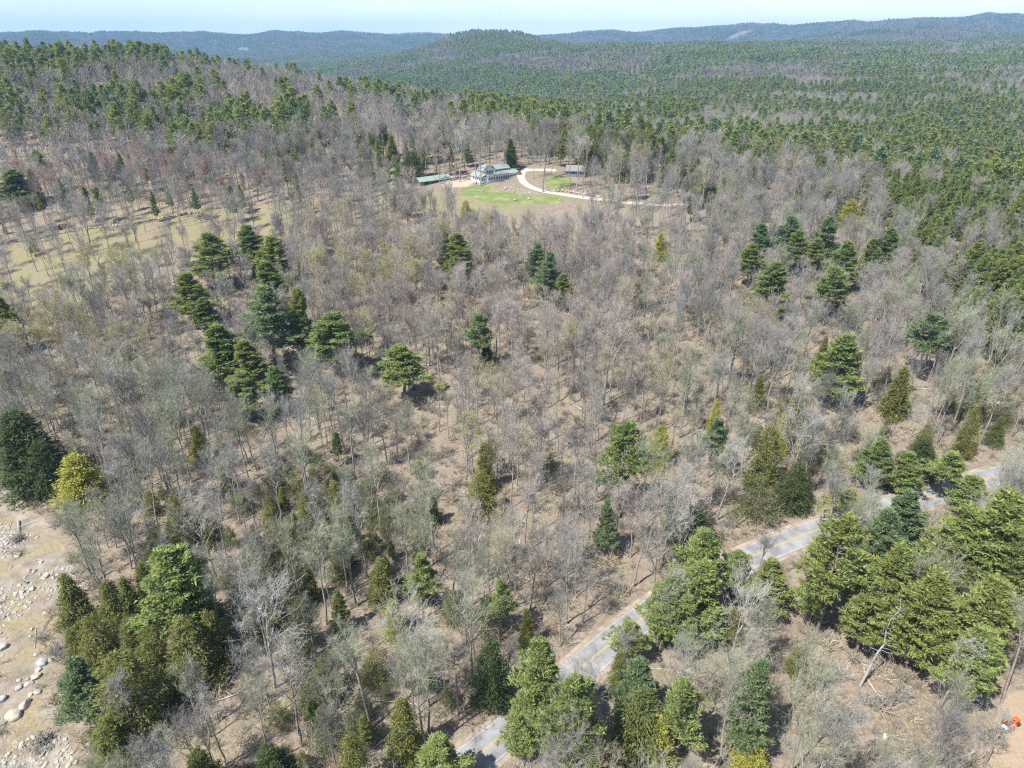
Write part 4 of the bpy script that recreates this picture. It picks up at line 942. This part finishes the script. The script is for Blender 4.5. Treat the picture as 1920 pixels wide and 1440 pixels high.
brush_pile(38, 1010, 1.5, 'dark uprooted stump with roots beside the pale logs', 'tw_dark', 3)
P, t = ground(1718, 1350); mb = MB(); mb.caps((0, 0, 0), (0, 0, .45), .42, .40, 10); o = obj('tree_stump', mb.mesh('tree_stump', [M['wood']]), None, P); tag(o, 'round cut stump with an ochre top in the dry brush', 'stump')
def tub(px, py, m_, r_, h, label, name='bucket', cat='bucket'):
    P, t = ground(px, py); mb = MB(); mb.prisms([(0, 0, .02)], [(0, 0, h)], r_*.8, r_, 0, 12); mb.prisms([(0, 0, h), (0, 0, h)], [(0, 0, .04), (0, 0, h+.04)], [r_*.93, r_*1.06], [r_*.74, r_*1.06], 0, 12); mb.caps((0, 0, 0), (0, 0, .04), r_*.78, r_*.78, 12)
    e = bpy.data.objects.new(name, None); COL.objects.link(e); e.location = P; tag(e, label, cat); obj('body', mb.mesh('body', [M[m_]]), e)
    hb = MB(); pts = [(r_*math.cos(a), 0, h+r_*.7*math.sin(a)) for a in np.linspace(0, math.pi, 9)]; hb.prisms(pts[:-1], pts[1:], .02, .02, 0, 4); obj('handle', hb.mesh('handle', [M['metal']]), e)
tub(1659, 1385, 'whiteplastic', .42, .7, 'white tub in the dry brush at the bottom right')
tub(50, 1094, 'blueplastic', .32, .5, 'light blue pail lying among the stones of the clearing')
# ------------------------------------------------------------------ tractor
def wheel(parent, x, y, r_, w, rim='metal'):
    mb = MB(); N = 18; ring = []
    for a in range(N):
        c, s_ = math.cos(2*math.pi*a/N), math.sin(2*math.pi*a/N)
        ring += [(c*r_*.6, -w/2, s_*r_*.6), (c*r_*.93, -w/2, s_*r_*.93), (c*r_, -w*.25, s_*r_), (c*r_, w*.25, s_*r_), (c*r_*.93, w/2, s_*r_*.93), (c*r_*.6, w/2, s_*r_*.6)]
    Fc = [[a*6+k, a*6+(k+1) % 6, ((a+1) % N)*6+(k+1) % 6, ((a+1) % N)*6+k] for a in range(N) for k in range(6)]
    o = obj('wheel', mb.raw(ring, Fc).mesh('wheel', [M['rubber']], True), parent, (x, y, r_))
    rb = MB(); rb.caps((0, -w*.3, 0), (0, w*.3, 0), r_*.6, r_*.6, 14); obj('rim', rb.mesh('rim', [M[rim]]), o)
P, t = ground(1893, 1362); tr = bpy.data.objects.new('tractor', None); COL.objects.link(tr); tr.location = P; tr.rotation_euler = (0, 0, math.radians(25)); tr.scale = (1.15,)*3
tag(tr, 'small orange riding tractor parked on the tan dirt yard', 'tractor')
mb = MB(); mb.raw([(.35,-.38,.55),(1.45,-.34,.5),(1.45,.34,.5),(.35,.38,.55),(.35,-.36,1.12),(1.35,-.30,.98),(1.35,.30,.98),(.35,.36,1.12)], [[3,2,1,0],[4,5,6,7],[0,1,5,4],[1,2,6,5],[2,3,7,6],[3,0,4,7]]); obj('hood', mb.mesh('hood', [M['orange']]), tr)
mb = MB(); mb.box(-.95, .38, -.28, .28, .4, .6); obj('chassis', mb.mesh('chassis', [M['rubber']]), tr)
for s_ in (-1, 1):
    mb = MB(); mb.slab([(-1.05, s_*.5-.18, .98), (-.15, s_*.5-.18, .98), (-.15, s_*.5+.18, .98), (-1.05, s_*.5+.18, .98)], .07); mb.slab([(-.15, s_*.5-.18, .98), (.1, s_*.5-.18, .6), (.1, s_*.5+.18, .6), (-.15, s_*.5+.18, .98)], .06); obj('fender', mb.mesh('fender', [M['orange']]), tr)
    wheel(tr, -.6, s_*.56, .45, .30, 'orange'); wheel(tr, 1.05, s_*.5, .30, .20, 'orange')
mb = MB(); mb.box(-.75, -.3, -.24, .24, .75, .88); mb.box(-.85, -.73, -.24, .24, .8, 1.3); obj('seat', mb.mesh('seat', [M['rubber']]), tr)
mb = MB(); q = [(.15+.0*a, .2*math.cos(a), 1.25+.2*math.sin(a)) for a in np.linspace(0, 2*math.pi, 13)]; mb.prisms(q[:-1], q[1:], .025, .025, 0, 5); mb.prisms([(.35, 0, 1.05)], [(.15, 0, 1.25)], .03, .03, 0, 5); obj('steering_wheel', mb.mesh('steering_wheel', [M['rubber']]), tr)
mb = MB(); mb.box(-1.75, -1.05, -.55, .55, .25, .34); mb.box(-1.75, -1.7, -.55, .55, .34, .7); mb.box(-1.1, -1.05, -.55, .55, .34, .7); mb.box(-1.7, -1.1, -.55, -.5, .34, .7); mb.box(-1.7, -1.1, .5, .55, .34, .7); obj('carrier_box', mb.mesh('carrier_box', [M['metal']]), tr)
mb = MB(); mb.box(-1.6, -1.2, -.4, .2, .36, .85); obj('white_load', mb.mesh('white_load', [M['whiteplastic']]), tr)
# low utility trailer near the yard
P, t = ground(1832, 1314); e = bpy.data.objects.new('utility_trailer', None); COL.objects.link(e); e.location = P; e.rotation_euler = (0, 0, math.radians(-35)); tag(e, 'low grey flatbed trailer beneath branches left of the tractor', 'trailer')
mb = MB(); mb.box(-1.5, 1.5, -.8, .8, .45, .52); mb.box(-1.5, 1.5, -.84, -.8, .52, .75); mb.box(-1.5, 1.5, .8, .84, .52, .75); mb.box(1.5, 2.6, -.05, .05, .4, .48); obj('bed', mb.mesh('bed', [M['metal']]), e)
for s_ in (-1, 1): wheel(e, 0, s_*.98, .3, .2)

# ------------------------------------------------------------------ buildings
def frame_at(name, px, py, rz, label, cat='house', z=0):
    P, t = ground(px, py); e = bpy.data.objects.new(name, None); COL.objects.link(e); e.location = (P.x, P.y, P.z+z); e.rotation_euler = (0, 0, rz); tag(e, label, cat); return e
def windows(parent, xs, y, z0, z1, w, glass='glass', face='front'):
    for x in xs:
        fr = MB(); g = MB()
        if face == 'front':
            fr.box(x-w/2-.08, x+w/2+.08, y-.05, y-.003, z0-.08, z1+.08); g.box(x-w/2, x+w/2, y-.07, y-.052, z0, z1); fr.box(x-.03, x+.03, y-.085, y-.072, z0, z1)
        else:
            fr.box(y-.05, y-.003, x-w/2-.08, x+w/2+.08, z0-.08, z1+.08); g.box(y-.07, y-.052, x-w/2, x+w/2, z0, z1); fr.box(y-.085, y-.072, x-.03, x+.03, z0, z1)
        o = obj('window', fr.mesh('window', [M['white']]), parent); obj('pane', g.mesh('pane', [M[glass]]), o)
def house():
    e = frame_at('farmhouse', 914, 343, math.radians(40), 'white two-storey farmhouse with a long windowed porch and grey-green roofs'); e.scale = (1.2, .95, .95)
    f = MB(); f.box(-4, 19, -.1, 10, -2.5, .35); obj('foundation', f.mesh('foundation', [M['rockg']]), e)
    w = MB(); w.box(0, 17.5, 0, 3.2, .35, 3.3); w.box(-3, -.003, .6, 9.9, .35, 3.2)                       # porch wing, left wing
    w.box(.4, 6.2, 3.203, 9.5, .35, 5.9); w.raw([(.4,3.203,5.9),(6.2,3.203,5.9),(3.3,3.203,8.1),(.4,9.5,5.9),(6.2,9.5,5.9),(3.3,9.5,8.1)], [[0,1,2,2],[5,4,3,3],[0,2,5,3],[2,1,4,5]][:0] or [[0,3,4,1]]); w.raw([(.4,3.203,5.9),(6.2,3.203,5.9),(3.3,3.203,8.1)], [[0,1,2]]); w.raw([(.4,9.5,5.9),(6.2,9.5,5.9),(3.3,9.5,8.1)], [[0,2,1]])
    w.box(6.203, 14.5, 3.6, 9.2, .35, 5.7); w.raw([(14.5,3.6,5.7),(14.5,9.2,5.7),(14.5,6.4,7.4)], [[0,1,2]])
    obj('wall', w.mesh('wall', [M['white']]), e)
    r = MB(); r.slab([(-.3,-.5,3.32),(17.8,-.5,3.32),(17.8,3.59,4.6),(-.3,3.59,4.6)], .15)
    r.slab([(-3.5,.2,3.1),(-.32,.2,4.2),(-.32,10.2,5.4),(-3.5,10.2,3.2)], .15)
    obj('roof', r.mesh('roof', [M['roof']]), e)
    r = MB(); r.slab([(-.1,2.8,5.6),(3.3,2.8,8.15),(3.3,9.9,8.15),(-.1,9.9,5.6)], .18); r.slab([(3.303,2.8,8.15),(6.7,2.8,5.6),(6.7,9.9,5.6),(3.303,9.9,8.15)], .18); obj('gable_roof', r.mesh('gable_roof', [M['roof']]), e)
    r = MB(); r.slab([(6.71,3.2,5.6),(14.9,3.2,5.6),(14.9,6.4,7.45),(6.71,6.4,7.45)], .16); r.slab([(6.71,6.403,7.45),(14.9,6.403,7.45),(14.9,9.6,5.6),(6.71,9.6,5.6)], .16); obj('main_roof', r.mesh('main_roof', [M['roof']]), e)
    windows(e, [1.2+i*1.32 for i in range(12)], 0, 1.3, 2.6, .85); windows(e, [2.0, 3.3, 4.6], 3.2, 4.65, 5.75, .8); windows(e, [7.2+i*1.05 for i in range(7)], 3.6, 4.75, 5.55, .7)
    windows(e, [-2.3, -1.1], .6, 1.4, 2.6, .7); windows(e, [2, 3.8, 5.6, 7.4], -3, 1.4, 2.6, .9, 'glass', 'side')
    c = MB(); c.box(14.0, 14.8, 6.0, 6.8, 6.5, 9.0); obj('chimney', c.mesh('chimney', [M['brick']]), e)
    c = MB(); c.slab([(14.95,3.4,4.3),(20.4,3.4,4.3),(20.4,8.2,4.9),(14.95,8.2,4.9)], .16); obj('carport_roof', c.mesh('carport_roof', [M['roof']]), e)
    c = MB(); 
    for x, y in ((20.1,3.8),(20.1,7.9),(17.8,3.8)): c.box(x-.1, x+.1, y-.1, y+.1, -1.5, 4.35)
    c.box(15, 20.2, 8.0, 8.15, -1.5, 4.6); obj('carport_post', c.mesh('carport_post', [M['dark']]), e)
    d = MB(); d.box(.5, 19.5, -1.3, -.9, -2.2, .1); obj('garden_wall', d.mesh('garden_wall', [M['rock']]), e)
house()
def shed():
    e = frame_at('green_roofed_shed', 788, 350, math.radians(38), 'long low shed with a green metal roof left of the farmhouse', 'shed'); e.scale = (1.3, 1, 1)
    w = MB(); w.box(0, 14, 0, 5, -1.5, 2.5); w.raw([(0,0,2.5),(0,5,2.5),(0,2.5,4.0)], [[0,2,1]]); w.raw([(14,0,2.5),(14,5,2.5),(14,2.5,4.0)], [[0,1,2]]); obj('wall', w.mesh('wall', [M['brownw']]), e)
    r = MB(); r.slab([(-.5,-.6,2.2),(14.5,-.6,2.2),(14.5,2.5,4.05),(-.5,2.5,4.05)], .1); r.slab([(-.5,2.503,4.05),(14.5,2.503,4.05),(14.5,5.6,2.2),(-.5,5.6,2.2)], .1)
    for x in np.arange(0, 14.6, .6): r.slab([(x-.03,-.6,2.305),(x+.03,-.6,2.305),(x+.03,2.5,4.155),(x-.03,2.5,4.155)], .05)
    obj('roof', r.mesh('roof', [M['groof']]), e)
    for x in (3, 7, 11): d = MB(); d.box(x-1, x+1, -.06, -.003, -.8, 1.9); obj('door', d.mesh('door', [M['dark']]), e)
shed()
def cottage():
    e = frame_at('grey_cottage', 1062, 331, math.radians(-6), 'small grey-roofed cottage behind two bare trees right of the driveway', 'cottage')
    w = MB(); w.box(0, 9.5, 0, 6, -1, 3.0); w.raw([(0,0,3.0),(0,6,3.0),(0,3,5.2)], [[0,2,1]]); w.raw([(9.5,0,3.0),(9.5,6,3.0),(9.5,3,5.2)], [[0,1,2]]); obj('wall', w.mesh('wall', [M['greyroof']]), e)
    r = MB(); r.slab([(-.5,-.7,2.75),(10,-.7,2.75),(10,3,5.3),(-.5,3,5.3)], .15); r.slab([(-.5,3.003,5.3),(10,3.003,5.3),(10,6.7,2.75),(-.5,6.7,2.75)], .15); obj('roof', r.mesh('roof', [M['greyroof']]), e)
    windows(e, [1.6, 4.0, 7.6], 0, 1.0, 2.3, 1.1); d = MB(); d.box(5.3, 6.3, -.06, -.003, -.1, 2.2); obj('door', d.mesh('door', [M['dark']]), e)
cottage()
def hut(px, py, wx, label, m_):
    e = frame_at('wooden_hut', px, py, math.radians(14), label, 'hut'); w = MB(); w.box(0, wx, 0, 3, -.6, 2.4); obj('wall', w.mesh('wall', [M[m_]]), e)
    r = MB(); r.slab([(-.3,-.5,2.42),(wx+.3,-.5,2.42),(wx+.3,3.4,3.1),(-.3,3.4,3.1)], .12); obj('roof', r.mesh('roof', [M['brownw']]), e); d = MB(); d.box(wx*.3, wx*.65, -.06, -.003, -.1, 2.0); obj('door', d.mesh('door', [M['dark']]), e)
hut(95, 434, 3.6, 'small dark hut at the upper edge of the left field', 'dark'); hut(116, 430, 3.2, 'low brown hut right of the dark hut above the left field', 'brownw')
# far farm on the blue ridge's foot
P, t = ground(462, 99); e = bpy.data.objects.new('distant_farm', None); COL.objects.link(e); e.location = P; tag(e, 'tiny white farm buildings in the far valley at upper left', 'farm')
w = MB(); w.box(-45, 10, 0, 25, -5, 24); obj('wall', w.mesh('wall', [M['white']]), e); r = MB(); r.slab([(-47,-2,24),(12,-2,24),(12,13,30),(-47,13,30)], 1); obj('roof', r.mesh('roof', [M['greyroof']]), e)
# car by the carport
P, t = ground(973, 326); e = bpy.data.objects.new('parked_car', None); COL.objects.link(e); e.location = P; e.rotation_euler = (0, 0, math.radians(-70)); tag(e, 'maroon car parked on the gravel at the right end of the house', 'car')
mb = MB(); mb.raw([(-2.2,-.85,.35),(2.2,-.85,.35),(2.2,.85,.35),(-2.2,.85,.35),(-2.2,-.85,.95),(2.1,-.85,.85),(2.1,.85,.85),(-2.2,.85,.95)], [[3,2,1,0],[4,5,6,7],[0,1,5,4],[1,2,6,5],[2,3,7,6],[3,0,4,7]])
mb.raw([(-1.1,-.7,1.42),(.5,-.7,1.42),(.5,.7,1.42),(-1.1,.7,1.42),(-1.1,-.7,1.47),(.5,-.7,1.47),(.5,.7,1.47),(-1.1,.7,1.47)], [[3,2,1,0],[4,5,6,7],[0,1,5,4],[1,2,6,5],[2,3,7,6],[3,0,4,7]]); obj('body', mb.mesh('body', [M['carp']]), e)
mb = MB(); mb.raw([(-1.8,-.8,.93),(1.2,-.8,.9),(1.2,.8,.9),(-1.8,.8,.93),(-1.1,-.68,1.42),(.5,-.68,1.42),(.5,.68,1.42),(-1.1,.68,1.42)], [[3,2,1,0],[4,5,6,7],[0,1,5,4],[1,2,6,5],[2,3,7,6],[3,0,4,7]]); obj('windows', mb.mesh('windows', [M['glass']]), e)
for x in (-1.4, 1.35):
    for y in (-.8, .8): wheel(e, x, y, .33, .22)
# gatepost
P, t = ground(1146, 372) if 0 else ground(1045, 361); e = bpy.data.objects.new('gatepost', None); COL.objects.link(e); e.location = P; tag(e, 'pale wooden gatepost with a dark foot beside the driveway', 'post')
mb = MB(); mb.box(-.15, .15, -.15, .15, .5, 3.0); obj('shaft', mb.mesh('shaft', [M['wood']]), e); mb = MB(); mb.box(-.3, .3, -.3, .3, -.2, .5); obj('foot', mb.mesh('foot', [M['dark']]), e)
# ------------------------------------------------------------------ utility pole and wires at the bottom of the picture
Pp, t = ground(860, 1352); e = bpy.data.objects.new('utility_pole', None); COL.objects.link(e); e.location = Pp; tag(e, 'wooden utility pole hidden under the pines by the road', 'pole')
mb = MB(); mb.prisms([(0, 0, -.5)], [(0, 0, 10.5)], .16, .11, 0, 8); obj('shaft', mb.mesh('shaft', [M['bark']]), e); mb = MB(); mb.box(-1.2, 1.2, -.06, .06, 9.6, 9.75); obj('crossarm', mb.mesh('crossarm', [M['wood']]), e)
tgt = ground(560, 1620)[0]
for k_, s_ in enumerate((-1.1, 0, 1.1)):
    A = np.array([Pp.x+s_, Pp.y, Pp.z+9.8]); B = np.array([tgt.x+s_, tgt.y, tgt.z+9.8]); pts = [A+(B-A)*f+np.array([0, 0, -1.2*4*f*(1-f)]) for f in np.linspace(0, 1, 15)]
    mb = MB(); mb.prisms(pts[:-1], pts[1:], .018, .018, 0, 4); tag(obj('power_line', mb.mesh('power_line', [M['metal']])), ['leftmost of three thin power lines over the dark hollow', 'middle of three thin power lines over the dark hollow', 'rightmost of three thin power lines over the dark hollow'][k_], 'power line', 'power lines')

# ------------------------------------------------------------------ haze
HZ = 9.5e-5
if HZ:
    mb = MB(); mb.box(-9600, 9600, -9600, 9600, -90, 322); o = obj('haze', mb.mesh('haze', [])); tag(o, kind='stuff', label='pale blue air haze over the far hills', cat='haze')
    m = bpy.data.materials.new('haze_air'); m.use_nodes = True; n = m.node_tree.nodes; n.remove(n['Principled BSDF']); v = n.new('ShaderNodeVolumePrincipled')
    v.inputs['Color'].default_value = (.30, .60, 1, 1); v.inputs['Density'].default_value = HZ; v.inputs['Anisotropy'].default_value = 0.0
    m.node_tree.links.new(v.outputs[0], n['Material Output'].inputs['Volume']); o.data.materials.append(m)
print('COUNTS', CNT, len(X), len(Xm), len(XF))
